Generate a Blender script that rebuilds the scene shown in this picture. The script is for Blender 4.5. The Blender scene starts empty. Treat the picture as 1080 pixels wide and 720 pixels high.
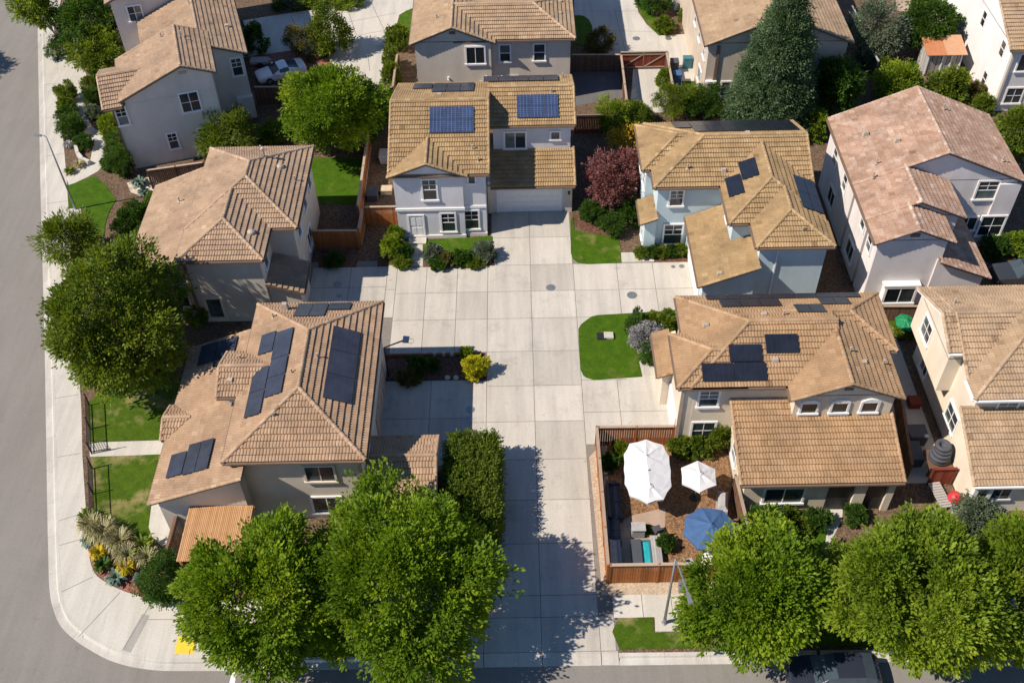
import bpy, math, random
import numpy as np
from mathutils import Vector, Matrix

random.seed(7)
SC = bpy.context.scene
COL = SC.collection
R = math.radians
V = Vector

# ------------------------------------------------------------------ helpers
def link(o, parent=None):
    COL.objects.link(o)
    if parent is not None:
        o.parent = parent
    return o

def tag(o, label=None, cat=None, group=None, kind=None):
    if label: o['label'] = label
    if cat: o['category'] = cat
    if group: o['group'] = group
    if kind: o['kind'] = kind
    return o

def empty(name, loc=(0, 0, 0), rz=0.0):
    o = bpy.data.objects.new(name, None)
    o.location = (loc[0], loc[1], loc[2] if len(loc) > 2 else 0)
    o.rotation_euler = (0, 0, rz)
    o.empty_display_size = 0.3
    return link(o)

class MB:
    """collects faces (with material index and a tone per face) and links them as one mesh object"""
    def __init__(s):
        s.v = []; s.f = []; s.m = []; s.t = []
    def face(s, pts, m=0, t=0.5):
        n = len(s.v)
        s.v.extend([tuple(p) for p in pts])
        s.f.append(tuple(range(n, n + len(pts)))); s.m.append(m); s.t.append(t)
    def box(s, x0, x1, y0, y1, z0, z1, m=0, t=0.5):
        n = len(s.v)
        s.v += [(x0, y0, z0), (x1, y0, z0), (x1, y1, z0), (x0, y1, z0), (x0, y0, z1), (x1, y0, z1), (x1, y1, z1), (x0, y1, z1)]
        for q in ((0, 3, 2, 1), (4, 5, 6, 7), (0, 1, 5, 4), (1, 2, 6, 5), (2, 3, 7, 6), (3, 0, 4, 7)):
            s.f.append(tuple(n + i for i in q)); s.m.append(m); s.t.append(t)
    def hexa(s, b, tp, m=0, t=0.5):
        """prism between two matching rings of points"""
        n = len(s.v); k = len(b)
        s.v += [tuple(p) for p in b] + [tuple(p) for p in tp]
        s.f.append(tuple(n + i for i in range(k - 1, -1, -1))); s.f.append(tuple(n + k + i for i in range(k)))
        s.m += [m, m]; s.t += [t, t]
        for i in range(k):
            j = (i + 1) % k
            s.f.append((n + i, n + j, n + k + j, n + k + i)); s.m.append(m); s.t.append(t)
    def obox(s, c, ax, ay, az, m=0, t=0.5):
        c, ax, ay, az = V(c), V(ax), V(ay), V(az)
        s.hexa([c - ax - ay - az, c + ax - ay - az, c + ax + ay - az, c - ax + ay - az],
               [c - ax - ay + az, c + ax - ay + az, c + ax + ay + az, c - ax + ay + az], m, t)
    def tube(s, pts, r, n=8, m=0, t=0.5, r1=None):
        pts = [V(p) for p in pts]
        rings = []
        for i, p in enumerate(pts):
            d = (pts[min(i + 1, len(pts) - 1)] - pts[max(i - 1, 0)]).normalized()
            u = d.cross(V((0, 0, 1)))
            if u.length < 1e-3: u = V((1, 0, 0))
            u.normalize(); w = u.cross(d)
            rr = r if r1 is None else r + (r1 - r) * i / (len(pts) - 1)
            rings.append([p + (u * math.cos(2 * math.pi * k / n) + w * math.sin(2 * math.pi * k / n)) * rr for k in range(n)])
        n0 = len(s.v)
        for g in rings: s.v += [tuple(q) for q in g]
        for i in range(len(rings) - 1):
            for k in range(n):
                a = n0 + i * n + k; b = n0 + i * n + (k + 1) % n
                s.f.append((a, a + n, b + n, b)); s.m.append(m); s.t.append(t)
        s.f.append(tuple(n0 + k for k in range(n))); s.m.append(m); s.t.append(t)
        e = n0 + (len(rings) - 1) * n
        s.f.append(tuple(e + k for k in range(n - 1, -1, -1))); s.m.append(m); s.t.append(t)
    def lathe(s, c, prof, n=16, m=0, t=0.5):
        """prof: list of (radius, z)"""
        n0 = len(s.v)
        for r, z in prof:
            for k in range(n):
                a = 2 * math.pi * k / n
                s.v.append((c[0] + r * math.cos(a), c[1] + r * math.sin(a), c[2] + z))
        for i in range(len(prof) - 1):
            for k in range(n):
                a = n0 + i * n + k; b = n0 + i * n + (k + 1) % n
                s.f.append((a, b, b + n, a + n)); s.m.append(m); s.t.append(t)
        s.f.append(tuple(n0 + k for k in range(n - 1, -1, -1))); s.m.append(m); s.t.append(t)
        e = n0 + (len(prof) - 1) * n
        s.f.append(tuple(e + k for k in range(n))); s.m.append(m); s.t.append(t)
    def build(s, name, mats, parent=None, off=(0, 0, 0), smooth=False):
        me = bpy.data.meshes.new(name)
        ox, oy, oz = off
        me.from_pydata([(x - ox, y - oy, z - oz) for x, y, z in s.v], [], s.f)
        if not isinstance(mats, (list, tuple)): mats = [mats]
        for q in mats: me.materials.append(q)
        if len(mats) > 1: me.polygons.foreach_set('material_index', s.m)
        at = me.attributes.new('tone', 'FLOAT', 'FACE')
        at.data.foreach_set('value', s.t)
        if smooth: me.polygons.foreach_set('use_smooth', [True] * len(s.f))
        me.update()
        return link(bpy.data.objects.new(name, me), parent)

def copy_tree(o, parent=None):
    c = o.copy(); COL.objects.link(c)
    if parent is not None: c.parent = parent
    for ch in list(o.children): copy_tree(ch, c)
    return c

# ------------------------------------------------------------------ materials
def newmat(name):
    m = bpy.data.materials.new(name); m.use_nodes = True
    nt = m.node_tree; nt.nodes.clear()
    out = nt.nodes.new('ShaderNodeOutputMaterial')
    b = nt.nodes.new('ShaderNodeBsdfPrincipled')
    nt.links.new(b.outputs[0], out.inputs[0])
    return m, nt, b, out

def N(nt, typ, **kw):
    n = nt.nodes.new(typ)
    for k, v in kw.items():
        if hasattr(n, k): setattr(n, k, v)
        else: n.inputs[k].default_value = v
    return n

def ramp(nt, src, stops):
    r = nt.nodes.new('ShaderNodeValToRGB')
    e = r.color_ramp.elements
    while len(e) < len(stops): e.new(0.5)
    for i, (p, c) in enumerate(stops):
        e[i].position = p; e[i].color = (*c, 1)
    nt.links.new(src, r.inputs[0])
    return r.outputs[0]

def noise(nt, scale, detail=4, rough=0.6, coord='Object'):
    tc = nt.nodes.new('ShaderNodeTexCoord')
    n = nt.nodes.new('ShaderNodeTexNoise')
    n.inputs['Scale'].default_value = scale; n.inputs['Detail'].default_value = detail
    n.inputs['Roughness'].default_value = rough
    nt.links.new(tc.outputs[coord], n.inputs['Vector'])
    return n.outputs['Fac']

def mixc(nt, fac, a, b, typ='MIX'):
    m = nt.nodes.new('ShaderNodeMix'); m.data_type = 'RGBA'; m.blend_type = typ
    for i, x in ((0, fac), (6, a), (7, b)):
        if isinstance(x, (int, float)): m.inputs[i].default_value = x
        elif isinstance(x, tuple): m.inputs[i].default_value = (*x, 1) if len(x) == 3 else x
        else: nt.links.new(x, m.inputs[i])
    return m.outputs[2]

def attr(nt, name='tone'):
    a = nt.nodes.new('ShaderNodeAttribute'); a.attribute_name = name
    return a.outputs['Fac']

def bump(nt, b, src, strength=0.3, dist=0.05):
    k = nt.nodes.new('ShaderNodeBump'); k.inputs['Strength'].default_value = strength
    k.inputs['Distance'].default_value = dist
    nt.links.new(src, k.inputs['Height']); nt.links.new(k.outputs[0], b.inputs['Normal'])

def plain(name, col, rough=0.6, metal=0.0, spec=0.5, var=0.12, scale=3.0, bmp=0.0):
    m, nt, b, _ = newmat(name)
    d = tuple(c * (1 - var) for c in col); l = tuple(min(1, c * (1 + var)) for c in col)
    nt.links.new(ramp(nt, noise(nt, scale), [(0.3, d), (0.7, l)]), b.inputs['Base Color'])
    b.inputs['Roughness'].default_value = rough; b.inputs['Metallic'].default_value = metal
    b.inputs['Specular IOR Level'].default_value = spec
    if bmp: bump(nt, b, noise(nt, scale * 8), bmp, 0.02)
    return m

def stucco(name, col):
    m, nt, b, _ = newmat(name)
    tc = nt.nodes.new('ShaderNodeTexCoord'); mp = nt.nodes.new('ShaderNodeMapping'); mp.inputs['Scale'].default_value = (1.1, 1.1, 0.16)
    st = nt.nodes.new('ShaderNodeTexNoise'); st.inputs['Scale'].default_value = 1.0; st.inputs['Detail'].default_value = 5
    nt.links.new(tc.outputs['Object'], mp.inputs[0]); nt.links.new(mp.outputs[0], st.inputs['Vector'])
    f = mixc(nt, 0.38, noise(nt, 0.35, 5, 0.65), st.outputs['Fac'])
    d = tuple(c * 0.82 for c in col); l = tuple(min(1, c * 1.08) for c in col)
    base = ramp(nt, f, [(0.32, d), (0.64, l)])
    nt.links.new(base, b.inputs['Base Color'])
    b.inputs['Roughness'].default_value = 0.9; b.inputs['Specular IOR Level'].default_value = 0.2
    bump(nt, b, noise(nt, 26, 3), 0.35, 0.02)
    return m

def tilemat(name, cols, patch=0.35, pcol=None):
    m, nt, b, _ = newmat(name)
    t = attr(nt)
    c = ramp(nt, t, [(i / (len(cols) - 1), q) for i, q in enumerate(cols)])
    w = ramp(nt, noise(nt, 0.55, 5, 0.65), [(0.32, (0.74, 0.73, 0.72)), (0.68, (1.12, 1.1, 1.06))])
    c2 = mixc(nt, 1.0, c, w, 'MULTIPLY')
    if pcol:
        pm = ramp(nt, noise(nt, 1.3, 6, 0.7), [(0.5, (0, 0, 0)), (0.68, (patch,) * 3)])
        c2 = mixc(nt, pm, c2, pcol)
    fine = ramp(nt, noise(nt, 14, 3), [(0.3, (0.82, 0.82, 0.82)), (0.7, (1.1, 1.1, 1.1))])
    c2 = mixc(nt, 1.0, c2, fine, 'MULTIPLY')
    nt.links.new(c2, b.inputs['Base Color'])
    b.inputs['Roughness'].default_value = 0.85; b.inputs['Specular IOR Level'].default_value = 0.25
    return m

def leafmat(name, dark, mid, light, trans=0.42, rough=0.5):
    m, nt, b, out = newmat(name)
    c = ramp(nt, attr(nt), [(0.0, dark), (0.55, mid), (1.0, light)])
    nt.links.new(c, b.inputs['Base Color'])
    b.inputs['Roughness'].default_value = rough; b.inputs['Specular IOR Level'].default_value = 0.18
    tr = nt.nodes.new('ShaderNodeBsdfTranslucent')
    tc = mixc(nt, 1.0, c, (1.7, 1.6, 0.5), 'MULTIPLY')
    nt.links.new(tc, tr.inputs['Color'])
    mx = nt.nodes.new('ShaderNodeMixShader'); mx.inputs[0].default_value = trans
    nt.links.new(b.outputs[0], mx.inputs[1]); nt.links.new(tr.outputs[0], mx.inputs[2])
    nt.links.new(mx.outputs[0], out.inputs[0])
    return m

def concrete(name, a, b_, stain=(0.2, 0.185, 0.16), sfac=0.42, rot=0.0, streak=1.0):
    m, nt, b, _ = newmat(name)
    f = mixc(nt, 0.55, noise(nt, 0.22, 6, 0.65), attr(nt))
    c = ramp(nt, f, [(0.25, a), (0.75, b_)])
    sm = ramp(nt, noise(nt, 0.45, 8, 0.72), [(0.54, (0, 0, 0)), (0.72, (sfac,) * 3)])
    c = mixc(nt, sm, c, stain)
    tc = nt.nodes.new('ShaderNodeTexCoord'); mp = nt.nodes.new('ShaderNodeMapping'); mp.inputs['Scale'].default_value = (1.5, 0.13, 1); mp.inputs['Rotation'].default_value = (0, 0, rot)
    sn = nt.nodes.new('ShaderNodeTexNoise'); sn.inputs['Scale'].default_value = 1.0; sn.inputs['Detail'].default_value = 5; sn.inputs['Roughness'].default_value = 0.65
    nt.links.new(tc.outputs['Object'], mp.inputs[0]); nt.links.new(mp.outputs[0], sn.inputs['Vector'])
    c = mixc(nt, 1.0, c, ramp(nt, sn.outputs['Fac'], [(0.32, (1 - 0.14 * streak,) * 3), (0.62, (1 + 0.05 * streak,) * 3)]), 'MULTIPLY')
    spots = ramp(nt, noise(nt, 1.7, 3, 0.5), [(0.66, (0, 0, 0)), (0.74, (sfac * 0.55,) * 3)])
    c = mixc(nt, spots, c, tuple(q * 0.55 for q in stain))
    fine = ramp(nt, noise(nt, 9, 4, 0.7), [(0.25, (0.88, 0.88, 0.88)), (0.75, (1.08, 1.08, 1.08))])
    c = mixc(nt, 1.0, c, fine, 'MULTIPLY')
    nt.links.new(c, b.inputs['Base Color'])
    b.inputs['Roughness'].default_value = 0.85; b.inputs['Specular IOR Level'].default_value = 0.25
    bump(nt, b, noise(nt, 18, 4), 0.15, 0.01)
    return m

def grassmat(name, g1, g2, dry, dfac, lo=0.52, hi=0.66, dscale=0.45):
    m, nt, b, _ = newmat(name)
    c = ramp(nt, noise(nt, 1.6, 7, 0.72), [(0.3, g1), (0.7, g2)])
    dm = ramp(nt, noise(nt, dscale, 5, 0.6), [(lo, (0, 0, 0)), (hi, (dfac,) * 3)])
    c = mixc(nt, dm, c, dry)
    fine = ramp(nt, noise(nt, 22, 3, 0.7), [(0.3, (0.6, 0.6, 0.6)), (0.7, (1.25, 1.25, 1.2))])
    c = mixc(nt, 1.0, c, fine, 'MULTIPLY')
    nt.links.new(c, b.inputs['Base Color'])
    b.inputs['Roughness'].default_value = 0.9; b.inputs['Specular IOR Level'].default_value = 0.15
    bump(nt, b, noise(nt, 14, 4, 0.8), 0.9, 0.06)
    return m

def speck(name, cols, scale=9.0, rough=0.95, bmp=0.8):
    m, nt, b, _ = newmat(name)
    tc = nt.nodes.new('ShaderNodeTexCoord')
    vo = nt.nodes.new('ShaderNodeTexVoronoi'); vo.inputs['Scale'].default_value = scale
    nt.links.new(tc.outputs['Object'], vo.inputs['Vector'])
    sp = nt.nodes.new('ShaderNodeSeparateColor'); nt.links.new(vo.outputs['Color'], sp.inputs[0])
    f = mixc(nt, 0.45, sp.outputs[0], noise(nt, 1.1, 6, 0.7))
    k = len(cols)
    c = ramp(nt, f, [(0.2 + 0.6 * i / (k - 1), q) for i, q in enumerate(cols)])
    nt.links.new(c, b.inputs['Base Color'])
    b.inputs['Roughness'].default_value = rough; b.inputs['Specular IOR Level'].default_value = 0.15
    bump(nt, b, vo.outputs['Distance'], bmp, 0.04)
    return m

def woodmat(name, a, b_, scale=1.0):
    m, nt, b, _ = newmat(name)
    f = mixc(nt, 0.6, attr(nt), noise(nt, 2.5 * scale, 6, 0.7))
    nt.links.new(ramp(nt, f, [(0.25, a), (0.75, b_)]), b.inputs['Base Color'])
    b.inputs['Roughness'].default_value = 0.8; b.inputs['Specular IOR Level'].default_value = 0.2
    return m

def solarmat(name, cell, line, lw=0.05, nx=6, ny=10, rough=0.25):
    m, nt, b, _ = newmat(name)
    uv = nt.nodes.new('ShaderNodeUVMap')
    sx = nt.nodes.new('ShaderNodeSeparateXYZ'); nt.links.new(uv.outputs[0], sx.inputs[0])
    outs = []
    for i, n_ in ((0, nx), (1, ny)):
        mu = N(nt, 'ShaderNodeMath', operation='MULTIPLY'); mu.inputs[1].default_value = n_
        nt.links.new(sx.outputs[i], mu.inputs[0])
        fr = N(nt, 'ShaderNodeMath', operation='FRACT'); nt.links.new(mu.outputs[0], fr.inputs[0])
        sb = N(nt, 'ShaderNodeMath', operation='SUBTRACT'); sb.inputs[1].default_value = 0.5
        nt.links.new(fr.outputs[0], sb.inputs[0])
        ab = N(nt, 'ShaderNodeMath', operation='ABSOLUTE'); nt.links.new(sb.outputs[0], ab.inputs[0])
        gt = N(nt, 'ShaderNodeMath', operation='GREATER_THAN'); gt.inputs[1].default_value = 0.5 - lw
        nt.links.new(ab.outputs[0], gt.inputs[0]); outs.append(gt.outputs[0])
    mx = N(nt, 'ShaderNodeMath', operation='MAXIMUM')
    nt.links.new(outs[0], mx.inputs[0]); nt.links.new(outs[1], mx.inputs[1])
    d = tuple(c * 0.75 for c in cell); l = tuple(c * 1.3 for c in cell)
    base = ramp(nt, noise(nt, 1.2, 4), [(0.3, d), (0.7, l)])
    nt.links.new(mixc(nt, mx.outputs[0], base, line), b.inputs['Base Color'])
    b.inputs['Roughness'].default_value = rough; b.inputs['Specular IOR Level'].default_value = 0.5
    return m

M = {}
M['trim'] = plain('white_trim', (0.78, 0.77, 0.75), 0.6, var=0.05)
M['creamtrim'] = plain('cream_trim', (0.62, 0.55, 0.45), 0.7, var=0.06)
M['browntrim'] = plain('brown_trim', (0.17, 0.115, 0.08), 0.6)
M['tantrim'] = plain('tan_trim', (0.42, 0.33, 0.25), 0.7)
M['glass'], nt, b, _ = newmat('window_glass')
nt.links.new(ramp(nt, mixc(nt, 0.5, noise(nt, 0.9, 3), attr(nt)), [(0.3, (0.012, 0.016, 0.02)), (0.55, (0.03, 0.042, 0.046)), (0.66, (0.09, 0.115, 0.11)), (0.78, (0.22, 0.22, 0.20))]), b.inputs['Base Color'])
b.inputs['Roughness'].default_value = 0.08; b.inputs['Specular IOR Level'].default_value = 0.6
M['concrete'] = concrete('driveway_concrete', (0.415, 0.39, 0.337), (0.525, 0.492, 0.432))
M['joint'] = plain('joint_filler', (0.20, 0.18, 0.155), 0.95)
M['walk'] = concrete('sidewalk_concrete', (0.45, 0.425, 0.37), (0.56, 0.535, 0.475), sfac=0.18)
M['kerb'] = concrete('kerb_concrete', (0.42, 0.395, 0.35), (0.56, 0.535, 0.48), sfac=0.22)
M['asphalt'] = concrete('road_asphalt', (0.19, 0.178, 0.158), (0.245, 0.23, 0.205), stain=(0.16, 0.148, 0.135), sfac=0.3, rot=-0.307, streak=0.55)
M['soil'] = speck('garden_soil', [(0.07, 0.045, 0.03), (0.13, 0.085, 0.055), (0.2, 0.14, 0.095)], 11)
M['mulch'] = speck('bark_mulch', [(0.05, 0.025, 0.018), (0.12, 0.06, 0.04), (0.2, 0.11, 0.075)], 13)
M['redmulch'] = speck('red_mulch', [(0.14, 0.05, 0.035), (0.27, 0.11, 0.08), (0.36, 0.18, 0.13)], 12)
M['gravel'] = speck('tan_gravel', [(0.33, 0.25, 0.17), (0.44, 0.35, 0.25), (0.55, 0.46, 0.35)], 17, bmp=0.5)
M['stones'] = speck('pale_stones', [(0.25, 0.19, 0.15), (0.5, 0.42, 0.34), (0.7, 0.63, 0.54)], 3.2)
M['patiodirt'] = speck('patio_bark', [(0.12, 0.065, 0.035), (0.22, 0.125, 0.065), (0.33, 0.19, 0.095)], 10)
M['paver'] = concrete('patio_paver', (0.33, 0.24, 0.18), (0.46, 0.36, 0.28))
M['grass'] = grassmat('green_lawn', (0.032, 0.085, 0.003), (0.075, 0.15, 0.005), (0.26, 0.22, 0.07), 0.45, 0.58, 0.75)
M['drygrass'] = grassmat('patchy_lawn', (0.04, 0.085, 0.004), (0.085, 0.145, 0.008), (0.33, 0.265, 0.12), 0.8, 0.51, 0.66, 0.4)
M['bark'] = plain('tree_bark', (0.16, 0.12, 0.09), 0.95, bmp=0.6)
M['palebark'] = plain('pale_bark', (0.42, 0.38, 0.33), 0.9, bmp=0.4)
M['redwood'] = woodmat('redwood_boards', (0.23, 0.075, 0.022), (0.42, 0.155, 0.045))
M['redwoodcap'] = woodmat('weathered_cap', (0.28, 0.21, 0.15), (0.44, 0.34, 0.26))
M['brownwood'] = woodmat('brown_boards', (0.09, 0.05, 0.032), (0.19, 0.11, 0.07))
M['darkred'] = woodmat('dark_red_boards', (0.14, 0.028, 0.018), (0.24, 0.06, 0.035))
M['greywood'] = woodmat('grey_boards', (0.26, 0.245, 0.235), (0.46, 0.44, 0.42))
M['deckwood'] = woodmat('tan_deck_boards', (0.42, 0.225, 0.10), (0.56, 0.33, 0.165))
M['black'] = plain('black_metal', (0.02, 0.02, 0.022), 0.5)
M['galv'] = plain('galvanised_steel', (0.3, 0.31, 0.32), 0.45, metal=0.6)
M['vent'] = plain('vent_metal', (0.40, 0.33, 0.26), 0.6)
M['solarblue'] = solarmat('blue_solar_cells', (0.026, 0.045, 0.105), (0.13, 0.16, 0.24), 0.05, 4, 6)
M['solarblack'] = solarmat('black_solar_cells', (0.014, 0.017, 0.027), (0.024, 0.028, 0.04), 0.03, 6, 10)
M['solargrey'] = solarmat('dark_solar_cells', (0.036, 0.041, 0.058), (0.048, 0.054, 0.074), 0.03, 6, 10)
M['solarframe'] = plain('solar_frame', (0.05, 0.05, 0.055), 0.4, metal=0.5)
M['cwhite'] = plain('white_canvas', (0.64, 0.64, 0.635), 0.85, var=0.02)
M['cblue'] = plain('blue_canvas', (0.045, 0.105, 0.23), 0.85, var=0.12)
M['cgreen'] = plain('green_canvas', (0.006, 0.20, 0.07), 0.6)
M['cgrey'] = plain('grey_cover', (0.36, 0.35, 0.34), 0.8)
M['cdark'] = plain('charcoal_cover', (0.06, 0.065, 0.08), 0.8)
M['plast'] = plain('white_plastic', (0.75, 0.75, 0.74), 0.4, var=0.03)
M['red'] = plain('red_plastic', (0.5, 0.03, 0.04), 0.5)
M['orange'] = plain('orange_plastic', (0.65, 0.16, 0.04), 0.5)
M['water'], nt, b, _ = newmat('pool_water')
nt.links.new(ramp(nt, noise(nt, 2.5), [(0.3, (0.02, 0.30, 0.33)), (0.7, (0.05, 0.45, 0.46))]), b.inputs['Base Color'])
b.inputs['Roughness'].default_value = 0.06; bump(nt, b, noise(nt, 5), 0.25, 0.03)
M['teal'] = plain('teal_shell', (0.04, 0.16, 0.2), 0.5)
M['yellow'] = plain('yellow_pad', (0.78, 0.50, 0.03), 0.7, var=0.06)
M['white_paint'] = plain('white_road_paint', (0.72, 0.72, 0.7), 0.7, var=0.08)
M['orangeroof'] = woodmat('orange_roof_sheet', (0.42, 0.15, 0.06), (0.50, 0.30, 0.18))
M['tan'] = plain('tan_plywood', (0.48, 0.38, 0.26), 0.8)
M['rubber'] = plain('tyre_rubber', (0.018, 0.018, 0.02), 0.85)
M['rim'] = plain('alloy_rim', (0.45, 0.45, 0.46), 0.3, metal=0.8)
M['lampglass'] = plain('lamp_lens', (0.7, 0.7, 0.66), 0.2)
M['redlens'] = plain('red_lens', (0.35, 0.01, 0.012), 0.2)
def carpaint(name, col, metal=0.3):
    m, nt, b, _ = newmat(name)
    nt.links.new(ramp(nt, noise(nt, 1.5, 2), [(0.3, tuple(c * 0.92 for c in col)), (0.7, col)]), b.inputs['Base Color'])
    b.inputs['Roughness'].default_value = 0.28; b.inputs['Metallic'].default_value = metal
    b.inputs['Coat Weight'].default_value = 0.8; b.inputs['Coat Roughness'].default_value = 0.06
    return m
M['navypaint'] = carpaint('dark_navy_paint', (0.035, 0.042, 0.07))
M['greypaint'] = carpaint('dark_grey_paint', (0.05, 0.055, 0.06))
M['whitepaint'] = carpaint('white_car_paint', (0.8, 0.8, 0.8), 0.0)
# tiles
M['t_gold'] = tilemat('golden_tan_tiles', [(0.221, 0.145, 0.071), (0.335, 0.230, 0.118), (0.391, 0.275, 0.147), (0.464, 0.340, 0.196)])
M['t_orange'] = tilemat('orange_tan_tiles', [(0.237, 0.145, 0.077), (0.348, 0.225, 0.125), (0.399, 0.265, 0.155), (0.465, 0.320, 0.198)])
M['t_pink'] = tilemat('pinkish_tan_tiles', [(0.253, 0.170, 0.111), (0.364, 0.255, 0.172), (0.418, 0.305, 0.212), (0.484, 0.365, 0.265)])
M['t_rust'] = tilemat('weathered_tan_tiles', [(0.253, 0.160, 0.096), (0.359, 0.245, 0.155), (0.414, 0.290, 0.193), (0.495, 0.360, 0.251)], 0.45, (0.373, 0.215, 0.135))
M['t_red'] = tilemat('blotchy_red_tan_tiles', [(0.27, 0.16, 0.105), (0.37, 0.235, 0.165), (0.44, 0.30, 0.225), (0.60, 0.485, 0.40)], 0.55, (0.56, 0.46, 0.385))
M['t_sand'] = tilemat('sandy_tan_tiles', [(0.263, 0.180, 0.111), (0.373, 0.265, 0.169), (0.429, 0.315, 0.208), (0.505, 0.385, 0.270)])
# foliage
M['l_maple'] = leafmat('bright_green_leaves', (0.038, 0.081, 0.006), (0.124, 0.209, 0.010), (0.283, 0.360, 0.023))
M['l_lime'] = leafmat('yellow_green_leaves', (0.046, 0.090, 0.007), (0.142, 0.215, 0.015), (0.293, 0.360, 0.032))
M['l_oak'] = leafmat('olive_green_leaves', (0.037, 0.070, 0.008), (0.109, 0.162, 0.015), (0.229, 0.273, 0.029))
M['l_dark'] = leafmat('dark_green_leaves', (0.016, 0.046, 0.007), (0.044, 0.102, 0.014), (0.104, 0.174, 0.026))
M['l_blue'] = leafmat('blue_green_needles', (0.030, 0.064, 0.026), (0.075, 0.130, 0.058), (0.174, 0.238, 0.128), 0.3)
M['l_grey'] = leafmat('grey_green_leaves', (0.05, 0.075, 0.045), (0.11, 0.145, 0.09), (0.2, 0.235, 0.16), 0.2)
M['l_silver'] = leafmat('silver_leaves', (0.13, 0.13, 0.13), (0.27, 0.27, 0.28), (0.42, 0.42, 0.43), 0.15)
M['l_plum'] = leafmat('plum_purple_leaves', (0.06, 0.018, 0.022), (0.16, 0.06, 0.06), (0.30, 0.15, 0.14), 0.3)
M['l_gold'] = leafmat('golden_leaves', (0.22, 0.13, 0.01), (0.42, 0.28, 0.015), (0.6, 0.43, 0.03), 0.25)
M['l_fire'] = leafmat('orange_red_leaves', (0.25, 0.05, 0.01), (0.5, 0.12, 0.015), (0.6, 0.28, 0.03), 0.25)
M['l_bronze'] = leafmat('bronze_green_leaves', (0.05, 0.05, 0.01), (0.10, 0.095, 0.02), (0.17, 0.13, 0.04), 0.2)
M['l_straw'] = leafmat('straw_blades', (0.17, 0.17, 0.08), (0.34, 0.32, 0.17), (0.52, 0.47, 0.28), 0.25)
M['l_aloe'] = leafmat('agave_blades', (0.05, 0.09, 0.07), (0.10, 0.16, 0.12), (0.2, 0.27, 0.2), 0.1)
M['l_flower'] = leafmat('yellow_flower_blades', (0.16, 0.18, 0.02), (0.5, 0.38, 0.015), (0.7, 0.52, 0.02), 0.15)
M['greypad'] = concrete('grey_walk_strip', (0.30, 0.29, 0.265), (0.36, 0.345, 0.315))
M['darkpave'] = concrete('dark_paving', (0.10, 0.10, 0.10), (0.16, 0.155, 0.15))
M['midgrass'] = grassmat('lightly_worn_lawn', (0.035, 0.085, 0.003), (0.08, 0.15, 0.006), (0.30, 0.25, 0.10), 0.6, 0.56, 0.7, 0.6)
M['l_yellow'] = leafmat('bright_yellow_leaves', (0.14, 0.15, 0.008), (0.34, 0.33, 0.012), (0.55, 0.52, 0.03), 0.25)
M['carglass'] = plain('tinted_car_glass', (0.05, 0.07, 0.085), 0.05, spec=0.8)
# ------------------------------------------------------------------ roofs
def clip_poly(pts, edges):
    """pts: (a, b, h); edges: half planes nx*a + ny*b <= c, clipped one after the other"""
    for nx, ny, c in edges:
        if not pts: return pts
        out = []
        for i in range(len(pts)):
            p = pts[i]; q = pts[(i + 1) % len(pts)]
            dp = nx * p[0] + ny * p[1] - c; dq = nx * q[0] + ny * q[1] - c
            if dp <= 0: out.append(p)
            if (dp < 0 < dq) or (dq < 0 < dp):
                t = dp / (dp - dq)
                out.append(tuple(p[k] + (q[k] - p[k]) * t for k in range(3)))
        pts = out
    return pts

PROF = ((0.0, -0.012), (0.07, 0.03), (0.25, 0.042), (0.43, 0.03), (0.5, -0.006), (0.57, 0.03), (0.75, 0.042), (0.93, 0.03), (1.0, -0.012))
TONE = {'t_red': 0.13, 't_rust': 0.12}
def tile_plane(mb, poly, tw=0.36, cl=0.38, lift=0.08, s_tone=0.10):
    """courses of low barrel tiles over one convex roof plane; poly[0] -> poly[1] is the eave"""
    p = [V(q) for q in poly]
    a = (p[1] - p[0]).normalized()
    n = (p[1] - p[0]).cross(p[2] - p[0]).normalized()
    b = n.cross(a)
    P2 = [((q - p[0]).dot(a), (q - p[0]).dot(b)) for q in p]
    ed = []
    for i in range(len(P2)):
        (x0, y0), (x1, y1) = P2[i], P2[(i + 1) % len(P2)]
        nx, ny = (y1 - y0), -(x1 - x0)
        L = math.hypot(nx, ny)
        if L < 1e-6: continue
        nx /= L; ny /= L
        ed.append((nx, ny, nx * x0 + ny * y0))
    amin = min(q[0] for q in P2); amax = max(q[0] for q in P2); bmax = max(q[1] for q in P2)
    o = p[0]
    def put(pts, t):
        if len(pts) >= 3: mb.face([o + a * x + b * y + n * h for x, y, h in pts], 0, t)
    j = 0
    while j * cl < bmax - 0.02:
        b0 = j * cl; b1 = b0 + cl + 0.02
        i = math.floor(amin / tw) - 1
        sh = 0.0 if j % 2 == 0 else 0.04
        while i * tw < amax:
            a0 = i * tw + sh
            tone = min(1, max(0, random.gauss(0.5, s_tone))) if random.random() > 0.025 else random.random()
            jit = random.uniform(-0.006, 0.008)
            corners = ((a0, b0), (a0 + tw, b0), (a0 + tw, b1), (a0, b1))
            st = 0
            for nx, ny, c in ed:
                k = sum(1 for x, y in corners if nx * x + ny * y - c > 1e-5)
                if k == 4: st = 2; break
                if k: st = 1
            if st != 2:
                for k in range(len(PROF) - 1):
                    (u0, h0), (u1, h1) = PROF[k], PROF[k + 1]
                    q = [(a0 + u0 * tw, b0, h0 + lift + jit), (a0 + u1 * tw, b0, h1 + lift + jit), (a0 + u1 * tw, b1, h1 * 0.75), (a0 + u0 * tw, b1, h0 * 0.75)]
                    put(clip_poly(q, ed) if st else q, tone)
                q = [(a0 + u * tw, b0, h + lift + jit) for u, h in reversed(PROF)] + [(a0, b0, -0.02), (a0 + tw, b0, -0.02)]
                put(clip_poly(q, ed) if st else q, tone * 0.5)  # lip faces toned darker, painting in the shadow line of each course
            i += 1
        j += 1

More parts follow.
